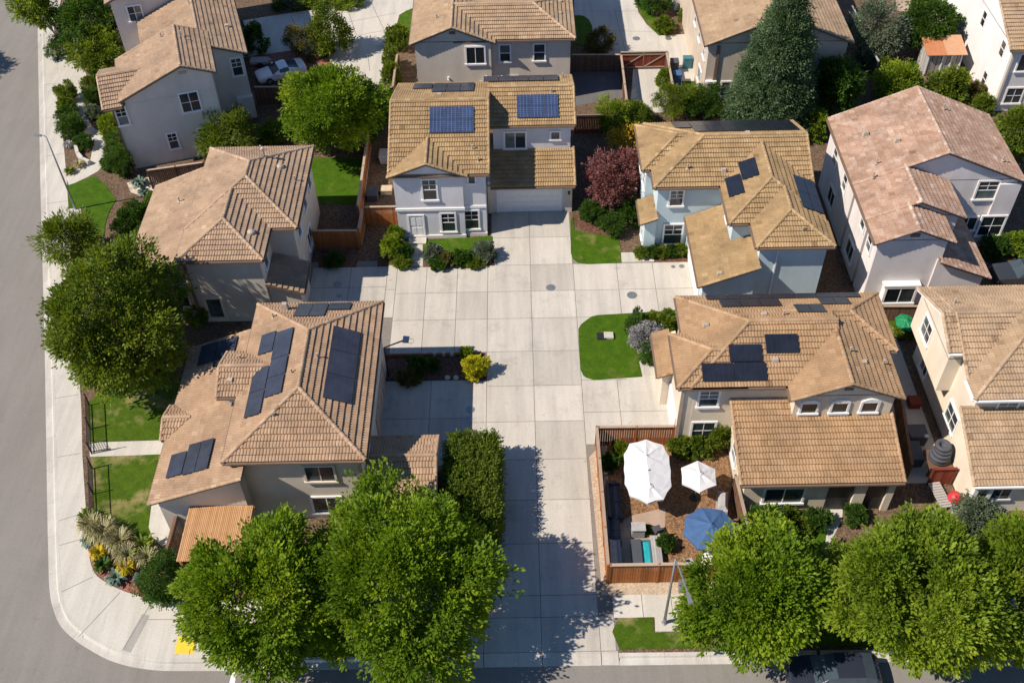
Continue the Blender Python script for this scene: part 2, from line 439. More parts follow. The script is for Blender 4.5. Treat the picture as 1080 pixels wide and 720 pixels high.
def caps(mb, p0, p1, r=0.12, step=0.36, tone=0.7):
    """a line of half-round cap tiles"""
    p0, p1 = V(p0), V(p1)
    L = (p1 - p0).length
    if L < 0.1: return
    d = (p1 - p0) / L
    s = d.cross(V((0, 0, 1))).normalized(); u = s.cross(d)
    k = max(1, round(L / step))
    for i in range(k):
        q0 = p0 + d * (L * i / k - 0.02); q1 = p0 + d * (L * (i + 1) / k + 0.02)
        t = min(1, max(0, random.gauss(tone, 0.18)))
        A = []; B = []
        for g in range(7):
            an = math.pi * g / 6
            c, si = math.cos(an), math.sin(an)
            A.append(q0 + s * (c * r * 1.12) + u * (si * r * 1.12 + 0.0)); B.append(q1 + s * (c * r * 0.9) + u * (si * r * 0.9))
        for g in range(6):
            mb.face([A[g], B[g], B[g + 1], A[g + 1]], 0, t)
        mb.face(list(reversed(A)), 0, t); mb.face(B, 0, t)

class House:
    def __init__(s, name, label, origin, wall, roof, trim='trim', rz=0.0, fascia='browntrim', cat='house'):
        s.off = (origin[0], origin[1], 0.0)
        c, sn = math.cos(rz), math.sin(rz)
        loc = (origin[0] * c - origin[1] * sn, origin[0] * sn + origin[1] * c, 0)
        s.root = tag(empty(name, loc, rz), label, cat)
        s.wall = MB(); s.roof = MB(); s.fas = MB(); s.gut = []; s.k = 0
        s.wm, s.rm, s.tm, s.fm = wall, roof, trim, fascia
    def part(s, mb, name, mats, parent=None, **kw):
        return mb.build(name, mats, parent or s.root, s.off, **kw)
    def plane(s, poly, deck=True):
        q = []
        for p in poly:
            if not q or (V(p) - V(q[-1])).length > 1e-4: q.append(p)
        tile_plane(s.roof, q, s_tone=TONE.get(s.rm, 0.10))
        if deck:
            top = [V(p) - V((0, 0, 0.012)) for p in q]
            s.fas.hexa([p - V((0, 0, 0.17)) for p in top], top)
            a, b = V(q[0]), V(q[1]); d = (b - a); L = d.length
            if L > 0.8:
                d /= L; o = V((d.y, -d.x, 0)) * 0.066
                g = MB(); g.obox((a + b) / 2 + o - V((0, 0, 0.085)), d * (L / 2), o * 0.9, V((0, 0, 0.06))); s.gut.append(g)
    def block(s, x0, x1, y0, y1, ze=5.9, p=0.417, ridge='x', e0='h', e1='h', o=0.35, r=0.3, walls=True, z0=0.0, w=None, rake=(True, True), deck=True):
        """one rectangular roof with hips (h), gables (g) or a valley end (v), given by its eave rectangle, on its own walls"""
        s.k += 1; ins = 0.004 * s.k
        sw = ridge == 'y'
        A0, A1, B0, B1 = (y0, y1, x0, x1) if sw else (x0, x1, y0, y1)
        hw = (B1 - B0) / 2; bc = (B0 + B1) / 2; zr = ze + p * hw
        off = {'h': hw, 'g': 0.0, 'v': -hw}
        r0 = A0 + off[e0]; r1 = A1 - off[e1]
        T = (lambda a, b, z: (b, a, z)) if sw else (lambda a, b, z: (a, b, z))
        def pl(poly):
            q = [T(*c) for c in poly]
            if sw:
                q = [q[1], q[0]] + q[2:][::-1]
            s.plane(q, deck)
        pl([(A0, B0, ze), (A1, B0, ze), (r1, bc, zr), (r0, bc, zr)])
        pl([(A1, B1, ze), (A0, B1, ze), (r0, bc, zr), (r1, bc, zr)])
        if e0 == 'h': pl([(A0, B1, ze), (A0, B0, ze), (r0, bc, zr)])
        if e1 == 'h': pl([(A1, B0, ze), (A1, B1, ze), (r1, bc, zr)])
        up = 0.03
        if r1 - r0 > 0.2: caps(s.roof, T(r0, bc, zr + up), T(r1, bc, zr + up))
        for e, A, rr, rk in ((e0, A0, r0, rake[0]), (e1, A1, r1, rake[1])):
            for B in (B0, B1):
                if e == 'h': caps(s.roof, T(A, B, ze + up), T(rr, bc, zr + up))
                if e == 'g' and rk:
                    caps(s.roof, T(A, B, ze + 0.02), T(A, bc, zr + 0.02), 0.10, 0.30, 0.62)
        if walls:
            ia = {'h': o, 'g': r, 'v': -0.6}
            a0 = A0 + ia[e0] + ins; a1 = A1 - ia[e1] - ins
            b0 = B0 + o + ins; b1 = B1 - o - ins
            zt = ze + p * o - 0.12
            q = [(a0, b0), (a1, b0), (a1, b1), (a0, b1)]
            bot = [T(a, b, z0) for a, b in q]; top = [T(a, b, zt) for a, b in q]
            if sw: bot.reverse(); top.reverse()
            s.wall.hexa(bot, top)
            if 'g' in (e0, e1):
                c0 = a0 if e0 == 'g' else max(r0, A0); c1 = a1 if e1 == 'g' else min(r1, A1)
                t0 = [T(c0, b0, zt - 0.05), T(c0, b1, zt - 0.05), T(c0, bc, zr - 0.14)]
                t1 = [T(c1, b0, zt - 0.05), T(c1, b1, zt - 0.05), T(c1, bc, zr - 0.14)]
                if not sw: s.wall.hexa(t0, t1)
                else: s.wall.hexa(t0[::-1], t1[::-1])
    def shed(s, d, lo, hi, s0, s1, zl, zh, o=0.3, r=0.3, walls=None, z0=0.0, caps_on=(True, True), top_cap=False):
        """single slope falling towards d; lo/hi: coordinate of the low and high edge, s0..s1 along the eave; walls=(x0,x1,y0,y1)"""
        s.k += 1; ins = 0.004 * s.k
        if d == 'S': q = [(s0, lo, zl), (s1, lo, zl), (s1, hi, zh), (s0, hi, zh)]
        if d == 'N': q = [(s1, lo, zl), (s0, lo, zl), (s0, hi, zh), (s1, hi, zh)]
        if d == 'W': q = [(lo, s1, zl), (lo, s0, zl), (hi, s0, zh), (hi, s1, zh)]
        if d == 'E': q = [(lo, s0, zl), (lo, s1, zl), (hi, s1, zh), (hi, s0, zh)]
        s.plane(q)
        for i, (u, w_) in enumerate(((q[0], q[3]), (q[1], q[2]))):
            if caps_on[i]: caps(s.roof, V(u) + V((0, 0, 0.02)), V(w_) + V((0, 0, 0.02)), 0.10, 0.30, 0.62)
        if top_cap: caps(s.roof, V(q[3]) + V((0, 0, 0.02)), V(q[2]) + V((0, 0, 0.02)), 0.10, 0.3, 0.62)
        if walls:
            x0, x1, y0, y1 = walls
            x0 += ins; x1 -= ins; y0 += ins; y1 -= ins
            zf = lambda x, y: zl + (zh - zl) * (((y if d in 'SN' else x) - lo) / (hi - lo)) - 0.12
            c = [(x0, y0), (x1, y0), (x1, y1), (x0, y1)]
            s.wall.hexa([(x, y, z0) for x, y in c], [(x, y, zf(x, y)) for x, y in c])
    def window(s, face, c, z, w, h, at, style='dh', trim=None, sill=True, tw=0.13, arch=0.0, name='window', label=None):
        """window on the wall plane `at`; c: position along the wall, z: centre height"""
        fr = MB(); pn = MB()
        O = {'S': V((0, -1, 0)), 'N': V((0, 1, 0)), 'W': V((-1, 0, 0)), 'E': V((1, 0, 0))}[face]
        A = {'S': V((1, 0, 0)), 'N': V((-1, 0, 0)), 'W': V((0, -1, 0)), 'E': V((0, 1, 0))}[face]
        ctr = V((c, at, z)) if face in 'SN' else V((at, c, z))
        U = V((0, 0, 1))
        def bx(mb, a0, a1, u0, u1, o0, o1, t=0.5):
            mb.obox(ctr + A * ((a0 + a1) / 2) + U * ((u0 + u1) / 2) + O * ((o0 + o1) / 2), A * ((a1 - a0) / 2), U * ((u1 - u0) / 2), O * ((o1 - o0) / 2), 0, t)
        W, H = w / 2, h / 2
        top = H
        bx(fr, -W - tw, -W, -H, top, -0.05, 0.07); bx(fr, W, W + tw, -H, top, -0.05, 0.07)
        if arch:
            k = 6
            for i in range(k):
                a0, a1 = -W - tw + (2 * W + 2 * tw) * i / k, -W - tw + (2 * W + 2 * tw) * (i + 1) / k
                f = lambda a: arch * (1 - (a / (W + tw)) ** 2)
                ring = lambda oo: [ctr + A * a0 + U * (H) + O * oo, ctr + A * a1 + U * (H) + O * oo, ctr + A * a1 + U * (H + f(a1) + tw * 0.8) + O * oo, ctr + A * a0 + U * (H + f(a0) + tw * 0.8) + O * oo]
                fr.hexa(ring(-0.05), ring(0.07))
        else:
            bx(fr, -W - tw, W + tw, top, top + tw, -0.05, 0.075)
        if sill: bx(fr, -W - tw - 0.05, W + tw + 0.05, -H - tw * 1.1, -H, -0.05, 0.13)
        else: bx(fr, -W - tw, W + tw, -H - tw, -H, -0.05, 0.075)
        m = 0.022
        if style in ('dh', 'dhg'): bx(fr, -W, W, -0.03, 0.03, -0.05, 0.045)
        if style in ('sl', 'slg'): bx(fr, -0.03, 0.03, -H, H, -0.05, 0.045)
        if style == 'dhg':
            bx(fr, -m, m, 0.03, H, -0.05, 0.035); bx(fr, -W, W, H * 0.5 - m, H * 0.5 + m, -0.05, 0.037)
        if style == 'slg':
            bx(fr, -W, W, -m, m, -0.05, 0.035)
        if style == 'x4':
            bx(fr, -m, m, -H, H, -0.05, 0.035); bx(fr, -W, W, -m, m, -0.05, 0.037)
        if style in ('dh', 'dhg', 'sl', 'slg'):
            sp = ((-W, W, -H, -0.03), (-W, W, 0.03, H)) if style[0] == 'd' else ((-W, -0.03, -H, H), (0.03, W, -H, H))
        else: sp = ((-W, W, -H, H),)
        for q in sp: bx(pn, *q, -0.05, 0.02, random.random())
        f = s.part(fr, name, M[trim or s.tm])
        if label: f['label'] = label
        s.part(pn, 'pane', M['glass'], f)
        return f
    def solar(s, zf, rects, mat, nm=None, lift=0.2, size=(1.0, 1.65), turn=False):
        """one array of modules on the roof plane z = zf(x, y); rects in plan"""
        mb = MB(); uvs = []
        for (x0, x1, y0, y1, nx, ny) in rects:
            for i in range(nx):
                for j in range(ny):
                    g = 0.018
                    a0 = x0 + (x1 - x0) * i / nx + g; a1 = x0 + (x1 - x0) * (i + 1) / nx - g
                    b0 = y0 + (y1 - y0) * j / ny + g; b1 = y0 + (y1 - y0) * (j + 1) / ny - g
                    c = [(a0, b0), (a1, b0), (a1, b1), (a0, b1)]
                    mb.hexa([(x, y, zf(x, y) + lift - 0.05) for x, y in c], [(x, y, zf(x, y) + lift) for x, y in c], 1)
                    mb.m[-5] = 0
            e = 0.1
        o = s.part(mb, 'solar_panel', [M[mat], M['solarframe']])
        me = o.data; uv = me.uv_layers.new(name='UVMap')
        co = ((0, 0), (1, 0), (1, 1), (0, 1))
        for pi, pg in enumerate(me.polygons):
            for li, l in enumerate(pg.loop_indices): uv.data[l].uv = co[li % 4]
        return o
    def vent(s, x, y, z, kind='pipe'):
        mb = MB()
        if kind == 'pipe':
            mb.lathe((x, y, z - 0.25), [(0.13, 0), (0.13, 0.28), (0.05, 0.3), (0.05, 0.62), (0.07, 0.63), (0.07, 0.68)], 8)
        elif kind == 'box':
            mb.hexa([(x - .22, y - .2, z - .25), (x + .22, y - .2, z - .25), (x + .22, y + .2, z - .25), (x - .22, y + .2, z - .25)], [(x - .15, y - .12, z + .2), (x + .15, y - .12, z + .2), (x + .15, y + .12, z + .2), (x - .15, y + .12, z + .2)])
        elif kind == 'dome':
            mb.lathe((x, y, z - 0.25), [(0.28, 0), (0.28, 0.3), (0.24, 0.42), (0.12, 0.5), (0.02, 0.52)], 12)
        elif kind == 'flue':
            mb.lathe((x, y, z - 0.25), [(0.16, 0), (0.16, 0.3), (0.08, 0.34), (0.08, 0.95), (0.14, 0.96), (0.14, 1.08), (0.03, 1.14)], 10)
        s.part(mb, 'roof_vent', M['vent'])
    def finish(s):
        s.part(s.wall, 'wall', M[s.wm])
        s.part(s.roof, 'roof', M[s.rm])
        s.part(s.fas, 'fascia', M[s.fm])
        for g in s.gut: s.part(g, 'gutter', M[s.fm])

def S_(e, ze=5.9, p=0.417): return lambda x, y: ze + p * (y - e)
def N_(e, ze=5.9, p=0.417): return lambda x, y: ze + p * (e - y)
def W_(e, ze=5.9, p=0.417): return lambda x, y: ze + p * (x - e)
def E_(e, ze=5.9, p=0.417): return lambda x, y: ze + p * (e - x)

def door_panel(h, face, c, z0, w, ht, at, mat='trim', name='door', style='panel'):
    mb = MB()
    O = {'S': V((0, -1, 0)), 'E': V((1, 0, 0)), 'W': V((-1, 0, 0))}[face]
    A = {'S': V((1, 0, 0)), 'E': V((0, 1, 0)), 'W': V((0, -1, 0))}[face]
    base = V((c, at, 0)) if face == 'S' else V((at, c, 0))
    def bx(a0, a1, u0, u1, o0, o1, m=0):
        mb.obox(base + A * ((a0 + a1) / 2) + V((0, 0, (u0 + u1) / 2)) + O * ((o0 + o1) / 2), A * ((a1 - a0) / 2), V((0, 0, (u1 - u0) / 2)), O * ((o1 - o0) / 2), m)
    W = w / 2
    bx(-W, W, z0, z0 + ht, -0.05, 0.02)
    bx(-W - 0.12, -W, z0, z0 + ht + 0.12, -0.05, 0.07); bx(W, W + 0.12, z0, z0 + ht + 0.12, -0.05, 0.07); bx(-W, W, z0 + ht, z0 + ht + 0.12, -0.05, 0.068)
    if style == 'garage':
        for r_ in range(4):
            for k in range(4):
                a = -W + w * (k + 0.08) / 4; b = -W + w * (k + 0.92) / 4
                u = z0 + ht * (r_ + 0.1) / 4; v = z0 + ht * (r_ + 0.9) / 4
                bx(a, b, u, v, 0.02, 0.045)
    else:
        for k in (0, 1):
            for q in (0, 1):
                bx(-W + w * (0.1 + 0.45 * k), -W + w * (0.45 + 0.45 * k), z0 + ht * (0.08 + 0.46 * q), z0 + ht * (0.45 + 0.46 * q), 0.02, 0.04)
    return h.part(mb, name, M[mat])

def slab_part(h, name, mat, boxes):
    for b in boxes:
        mb = MB(); mb.box(*b); h.part(mb, name, M[mat])

# ------------------------------------------------------------------ houses
M['w_bluegrey'] = stucco('blue_grey_stucco', (0.63, 0.625, 0.645))
M['w_teal'] = stucco('pale_teal_stucco', (0.50, 0.62, 0.66))
M['w_beige'] = stucco('beige_stucco', (0.66, 0.58, 0.46))
M['w_greige'] = stucco('greige_stucco', (0.62, 0.555, 0.465))
M['w_taupe'] = stucco('taupe_stucco', (0.60, 0.53, 0.44))
M['w_rose'] = stucco('rose_grey_stucco', (0.66, 0.59, 0.53))
M['w_lilac'] = stucco('lilac_grey_stucco', (0.69, 0.645, 0.62))
M['w_cream'] = stucco('cream_stucco', (0.72, 0.635, 0.51))
M['w_white'] = stucco('white_stucco', (0.78, 0.76, 0.74))
M['w_sand'] = stucco('sand_stucco', (0.55, 0.46, 0.36))

# --- blue-grey house facing the court
h = House('blue_grey_house', 'blue-grey stucco house with two blue solar arrays at the head of the concrete court', (-2.3, 65), 'w_bluegrey', 't_gold')
h.block(-9.05, -1.95, 59.33, 71.0, 5.9, 0.4, 'x', 'g', 'g')
h.block(-9.15, -3.5, 59.12, 59.33, 5.9, 0.4, 'y', 'g', 'v', r=0.36)
h.block(-2.0, 4.4, 64.5, 71.1, 6.3, 0.37, 'x', 'g', 'g', rake=(False, True), o=0.3)
h.shed('S', 61.7, 64.95, -1.95, 4.35, 2.85, 4.05, walls=(-2.2, 4.15, 62.3, 65.2), caps_on=(False, True))
h.window('S', -6.25, 4.5, 0.95, 1.75, 59.49, 'dhg'); h.window('S', -5.08, 1.45, 0.95, 1.65, 59.49, 'dhg')
h.window('S', -3.36, 1.5, 0.95, 1.65, 59.69, 'dhg'); h.window('S', -3.2, 5.2, 0.45, 0.6, 59.69, 'x', tw=0.09)
h.window('S', -0.05, 4.85, 1.5, 1.35, 64.81, 'sl'); h.window('S', 2.95, 5.2, 0.6, 0.6, 64.81, 'x')
h.window('E', 67.2, 4.6, 0.9, 1.2, 4.1, 'dh')
door_panel(h, 'S', -7.45, 0.12, 1.0, 2.0, 59.49, 'trim', 'front_door')
door_panel(h, 'S', 0.94, 0.0, 4.7, 2.1, 62.31, 'trim', 'garage_door', 'garage')
slab_part(h, 'belly_band', 'trim', [(-8.86, -3.8, 59.40, 59.5, 2.62, 2.84), (-3.8, -2.24, 59.62, 59.7, 2.62, 2.84)])
slab_part(h, 'plinth', 'w_lilac', [(-8.86, -3.82, 59.38, 59.5, 0, 0.28), (-3.82, -2.24, 59.58, 59.7, 0, 0.28)])
slab_part(h, 'porch_step', 'walk', [(-8.1, -6.8, 58.7, 59.4, 0.0, 0.14)])
slab_part(h, 'garage_pier', 'w_taupe', [(3.62, 4.17, 62.18, 62.3, 0, 2.6), (-2.2, -1.72, 62.18, 62.3, 0, 2.6)])
slab_part(h, 'gable_vent', 'browntrim', [(-6.6, -6.05, 59.44, 59.5, 6.3, 6.55)])
slab_part(h, 'porch_lamp', 'black', [(3.85, 4.0, 62.06, 62.18, 1.75, 2.0)])
h.solar(S_(59.33, 5.9, 0.4), [(-6.2, -3.0, 62.4, 64.45, 3, 2)], 'solarblue')
h.solar(S_(64.5, 6.3, 0.37), [(0.1, 3.2, 65.0, 66.95, 3, 2)], 'solarblue')
h.solar(N_(71.0, 5.9, 0.4), [(-7.8, -6.3, 68.6, 70.4, 1, 1), (-6.25, -3.1, 67.4, 70.4, 3, 2)], 'solargrey')
h.solar(N_(71.1, 6.3, 0.37), [(-2.4, 3.35, 69.0, 70.75, 5, 1)], 'solargrey', lift=0.22)
for x, y, k in ((-3.1, 61.2, 'pipe'), (-5.6, 66.6, 'box'), (2.7, 67.2, 'pipe'), (3.7, 70.3, 'pipe'), (-2.7, 60.3, 'pipe')):
    h.vent(x, y, 5.9 + 0.4 * (y - 59.33) if y < 65.2 and x < -1.9 else (5.9 + 0.4 * (71 - y) if x < -1.9 else (6.3 + 0.37 * min(y - 64.5, 71.1 - y))), k)
h.finish()

# --- taupe house with the long western roof (middle left)
h = House('taupe_house', 'taupe stucco house with a long low western roof beside the left driveway', (-18.5, 57), 'w_taupe', 't_pink')
h.block(-22.3, -14.8, 53.85, 63.0, ridge='y')
h.block(-22.27, -16.57, 50.68, 53.85, ridge='y', e0='h', e1='v')
h.shed('W', -26.3, -21.9, 50.8, 60.9, 4.15, 5.93, walls=(-25.95, -22.0, 51.15, 60.55), caps_on=(True, False))
h.shed('E', -14.5, -16.95, 51.0, 54.1, 2.55, 3.45, walls=(-16.9, -14.8, 51.35, 54.2), caps_on=(False, True))
h.window('S', -23.3, 2.35, 1.75, 1.75, 51.16, 'sl', trim='creamtrim')
h.window('S', -20.75, 1.35, 0.95, 1.7, 51.03, 'x', trim='creamtrim', tw=0.2)
for y in (55.6, 58.6, 61.0): h.window('E', y, 4.5, 0.9, 1.3, -15.16, 'dh')
h.window('E', 58.0, 1.6, 1.4, 1.3, -15.16, 'sl'); h.window('E', 52.3, 4.6, 0.8, 1.2, -16.93, 'dh'); h.window('W', 56, 2.2, 1.6, 1.4, -25.94, 'sl')
slab_part(h, 'downspout', 'browntrim', [(-21.98, -21.80, 50.90, 51.03, 0, 5.85)])
for x, y, z, k in ((-23.6, 57.6, 5.35, 'pipe'), (-16.6, 59.6, 6.65, 'dome'), (-17.6, 52.9, 6.35, 'dome'), (-15.5, 58.6, 6.2, 'pipe'), (-17.7, 60.1, 7.15, 'flue'), (-18.4, 62.1, 6.3, 'pipe')):
    h.vent(x, y, z, k)
h.finish()

# --- greige house with four solar arrays (lower left)
h = House('greige_house', 'greige stucco corner house with many dark solar arrays above the two bottom left street trees', (-12.3, 40), 'w_greige', 't_rust')
h.block(-16.2, -8.45, 34.35, 46.55, ridge='y')
h.shed('W', -20.7, -15.1, 33.45, 45.2, 3.4, 5.58, walls=(-20.35, -15.4, 33.8, 44.9), caps_on=(True, True))
h.block(-17.4, -16.2, 39.0, 42.5, ridge='x', e0='g', e1='v', z0=3.8, o=0.3, r=0.25)
h.block(-21.0, -20.7, 37.9, 40.5, 3.42, ridge='x', e0='g', e1='v', o=0.25, r=0.2)
h.block(-9.2, -4.85, 34.1, 38.2, 3.0, ridge='x', e0='g', e1='g', rake=(False, True))
h.window('S', -11.2, 4.3, 1.55, 1.3, 34.69, 'sl', trim='creamtrim'); h.window('S', -11.2, 1.35, 1.6, 1.4, 34.69, 'sl')
for y in (36.5, 41.0, 44.6): h.window('E', y, 4.4, 0.9, 1.2, -8.81, 'dh')
h.window('W', 35.2, 1.5, 1.4, 1.2, -20.33, 'sl'); h.window('W', 43.2, 1.5, 1.4, 1.2, -20.33, 'sl')
slab_part(h, 'downspout', 'tantrim', [(-8.98, -8.86, 34.58, 34.7, 0, 5.85)])
door_panel(h, 'E', 42.6, 0.0, 4.6, 2.1, -8.81, 'tantrim', 'garage_door', 'garage')
z3 = W_(-16.2)
h.solar(E_(-8.45), [(-11.0, -9.45, 37.8, 43.4, 1, 3)], 'solargrey')
h.solar(z3, [(-15.4, -14.45, 41.75, 43.4, 1, 1), (-14.43, -13.3, 41.0, 43.2, 1, 1)], 'solargrey')
h.solar(z3, [(-15.42, -14.42, 37.0, 40.6, 1, 2), (-14.40, -13.32, 38.1, 41.0, 1, 2)], 'solargrey')
z3b = W_(-20.7, 3.4, 0.389)
h.solar(z3b, [(-19.9, -18.75, 43.3, 45.0, 1, 1), (-18.72, -17.4, 42.8, 44.9, 1, 1)], 'solargrey')
h.solar(z3b, [(-19.95, -18.95, 34.85, 36.5, 1, 1), (-18.92, -17.35, 34.75, 36.9, 2, 1)], 'solargrey')
h.solar(N_(46.55), [(-13.6, -11.7, 44.4, 46.3, 2, 1), (-11.66, -10.3, 45.3, 46.3, 1, 1)], 'solargrey')
for x, y, z, k in ((-11.6, 40.7, 7.2, 'pipe'), (-14.9, 44.8, 6.45, 'pipe'), (-14.3, 45.6, 6.7, 'box'), (-12.9, 39.5, 7.25, 'pipe'), (-16.7, 39.9, 6.25, 'box'), (-16.4, 41.6, 6.2, 'pipe'), (-13.6, 36.7, 6.8, 'pipe')):
    h.vent(x, y, z, k)
h.finish()

# --- pale teal house right of the court
h = House('teal_house', 'pale teal house with stepped golden hip roofs and black panels beside the plum tree', (15, 58), 'w_teal', 't_gold')
h.block(8.9, 12.6, 59.4, 64.8, ridge='x', e0='h', e1='g', rake=(True, False))
h.block(9.52, 20.54, 57.4, 65.0, ridge='x', e0='h', e1='g')
h.block(14.1, 20.5, 53.4, 57.4, ridge='y', e0='h', e1='v')
h.block(15.5, 20.6, 50.95, 53.4, ridge='y', e0='h', e1='v')
h.shed('W', 12.0, 15.9, 50.45, 57.7, 3.0, 4.63, walls=(12.35, 15.8, 50.8, 57.7), caps_on=(False, True))
h.shed('W', 8.75, 9.95, 57.0, 59.7, 3.0, 3.5, walls=(9.1, 9.95, 57.34, 59.6), caps_on=(False, True))
h.window('S', 11.2, 4.72, 0.85, 1.3, 57.73, 'dhg'); h.window('S', 11.25, 1.4, 1.25, 1.75, 57.73, 'dhg')
for y in (60.4, 62.6): h.window('W', y, 4.4, 0.9, 1.3, 9.25, 'dh')
h.window('W', 58.3, 1.4, 0.5, 1.4, 9.12, 'dh'); h.window('W', 55.6, 4.9, 0.6, 0.9, 14.46, 'dh'); h.window('E', 56.0, 4.6, 0.9, 1.3, 20.14, 'dh')
door_panel(h, 'W', 54.2, 0.0, 4.8, 2.1, 12.36, 'trim', 'garage_door', 'garage')
slab_part(h, 'downspout', 'trim', [(17.0, 17.09, 51.2, 51.3, 0, 5.7), (12.26, 12.34, 57.56, 57.66, 0, 2.9)])
h.solar(W_(14.1), [(15.45, 16.55, 57.15, 59.1, 1, 1), (14.4, 15.42, 55.85, 57.9, 1, 1)], 'solarblack')
h.solar(E_(20.6), [(18.95, 20.5, 54.0, 57.5, 2, 2)], 'solarblack')
h.solar(N_(65.0), [(11.5, 12.7, 63.0, 64.9, 1, 1), (12.75, 20.2, 61.8, 64.9, 7, 2)], 'solarblack')
for x, y, z, k in ((11.9, 58.7, 6.5, 'pipe'), (14.4, 58.5, 6.4, 'box'), (16.4, 61.4, 7.4, 'box'), (18.6, 52.0, 6.3, 'pipe'), (13.4, 51.0, 3.6, 'box')):
    h.vent(x, y, z, k)
h.finish()

# --- lilac-grey house with the big blotchy roof (right)
h = House('lilac_grey_house', 'lilac-grey house with a white side wall and a big blotchy red-tan gable roof', (28, 58), 'w_lilac', 't_red')
h.block(23.2, 35.1, 57.3, 65.2, 5.9, 0.434, 'y', 'g', 'g')
h.block(23.22, 29.85, 53.6, 57.55, 5.89, 0.434, 'y', 'g', 'g', rake=(True, False))
h.block(23.24, 28.45, 51.15, 53.85, 5.88, 0.434, 'y', 'g', 'g', rake=(True, False))
h.shed('E', 31.6, 27.9, 51.0, 57.6, 2.8, 4.3, walls=(27.8, 31.3, 51.33, 57.6), caps_on=(True, False))
h.window('S', 32.8, 5.0, 1.35, 1.5, 57.59, 'dhg'); h.window('S', 34.0, 1.9, 1.6, 1.7, 57.4, 'x4', trim='trim')
h.window('S', 32.3, 2.0, 1.2, 1.1, 57.59, 'sl')
for y, z in ((62.7, 4.3), (59.6, 4.3), (54.6, 4.9), (52.7, 4.6)): h.window('W', y, z, 0.8, 1.2, 23.55, 'dh', sill=False)
for y in (61.5, 55.5): h.window('W', y, 1.5, 1.4, 1.3, 23.55, 'sl')
b = h.window('S', 25.9, 1.3, 1.9, 1.3, 51.05, 'sl', tw=0.16)
slab_part(h, 'bay', 'trim', [(24.75, 27.05, 51.06, 51.5, 0.2, 2.1), (24.65, 27.15, 50.95, 51.5, 2.12, 2.26)])
slab_part(h, 'wall_pier', 'w_lilac', [(33.5, 35.0, 57.4, 57.62, 0, 5.6)])
slab_part(h, 'gable_vent', 'browntrim', [(25.5, 26.1, 51.38, 51.47, 6.2, 6.45)])
door_panel(h, 'E', 54.3, 0.0, 4.6, 2.1, 31.3, 'trim', 'garage_door', 'garage')
for x, y, z, k in ((25.0, 61.9, 6.85, 'box'), (24.9, 58.5, 6.8, 'pipe'), (24.4, 57.2, 6.6, 'pipe'), (26.6, 60.1, 7.5, 'box'), (30.6, 63.2, 7.95, 'pipe'), (33.8, 58.8, 6.6, 'pipe')):
    h.vent(x, y, z, k)
h.finish()

# --- beige house with patio (lower right)
h = House('beige_house', 'beige house with three arched upper windows beside the umbrella patio', (15.5, 41), 'w_beige', 't_orange')
h.block(9.72, 18.6, 39.05, 46.5, ridge='x', e0='h', e1='g', rake=(True, False))
h.block(9.0, 13.0, 39.07, 43.3, ridge='x', e0='h', e1='g', rake=(True, False))
h.block(16.0, 22.15, 41.64, 46.48, ridge='x', e0='g', e1='h', rake=(False, True))
h.block(15.26, 21.6, 38.0, 43.4, ridge='y', e0='g', e1='g', rake=(True, False), z0=0)
h.shed('S', 34.33, 39.35, 12.25, 21.4, 3.0, 4.45, walls=(12.6, 21.1, 34.7, 39.4), caps_on=(True, True), top_cap=True)
h.shed('W', 8.45, 9.5, 42.5, 46.2, 3.0, 3.45, walls=(8.8, 9.9, 42.8, 46.0), caps_on=(False, True))
h.window('S', 10.95, 4.55, 1.05, 1.35, 39.41, 'dhg'); h.window('S', 10.95, 1.6, 1.3, 1.5, 39.41, 'x4')
for x in (16.5, 18.25, 19.95): h.window('S', x, 4.85, 0.85, 0.8, 38.31, 'x', arch=0.22)
h.window('S', 14.95, 1.45, 2.15, 1.35, 34.69, 'sl')
slab_part(h, 'entry_shade_panel', 'black', [(17.45, 18.85, 34.66, 34.75, 0, 2.55)])  # flat black panel on the wall paints the shade inside the entry
slab_part(h, 'porch_shade_panel', 'black', [(19.55, 20.7, 34.66, 34.75, 0, 2.55)])  # black panel likewise, painted dark in place of the shaded porch interior
slab_part(h, 'porch_column', 'w_beige', [(18.87, 19.53, 34.5, 34.72, 0, 2.7), (20.72, 21.12, 34.5, 34.72, 0, 2.7)])
slab_part(h, 'gable_vent', 'browntrim', [(18.2, 18.7, 38.27, 38.33, 6.35, 6.55)])
slab_part(h, 'corner_board', 'tantrim', [(9.3, 9.5, 39.35, 39.42, 0, 5.7)])
for y in (35.6, 37.6): h.window('W', y, 1.6, 0.9, 1.3, 12.6, 'dh')
h.window('E', 40.2, 4.5, 0.8, 1.2, 21.3, 'dh'); h.window('E', 37.2, 1.5, 1.3, 1.2, 21.1, 'sl')
door_panel(h, 'W', 41.3, 0.0, 2.6, 2.1, 9.34, 'trim', 'garage_door', 'garage')
h.solar(S_(39.05), [(10.4, 14.1, 39.3, 40.32, 2, 1), (12.05, 13.95, 40.36, 41.35, 1, 1)], 'solarblack')
h.solar(S_(39.05), [(14.2, 16.1, 40.8, 41.9, 1, 1)], 'solarblack')
h.solar(N_(46.5), [(11.5, 20.9, 45.75, 46.45, 7, 1), (12.2, 15.8, 44.65, 45.73, 3, 1), (18.2, 20.0, 44.75, 45.73, 2, 1)], 'solarblack')
h.solar(N_(46.5), [(16.5, 18.2, 43.65, 44.8, 2, 1)], 'solarblack')
for x, y, z, k in ((14.7, 40.5, 6.5, 'box'), (11.1, 43.4, 6.5, 'box'), (14.5, 43.6, 7.1, 'box'), (15.6, 43.5, 7.15, 'pipe'), (18.9, 40.6, 7.0, 'pipe'), (19.6, 40.0, 6.7, 'box'), (20.9, 40.3, 6.2, 'pipe')):
    h.vent(x, y, z, k)
h.finish()

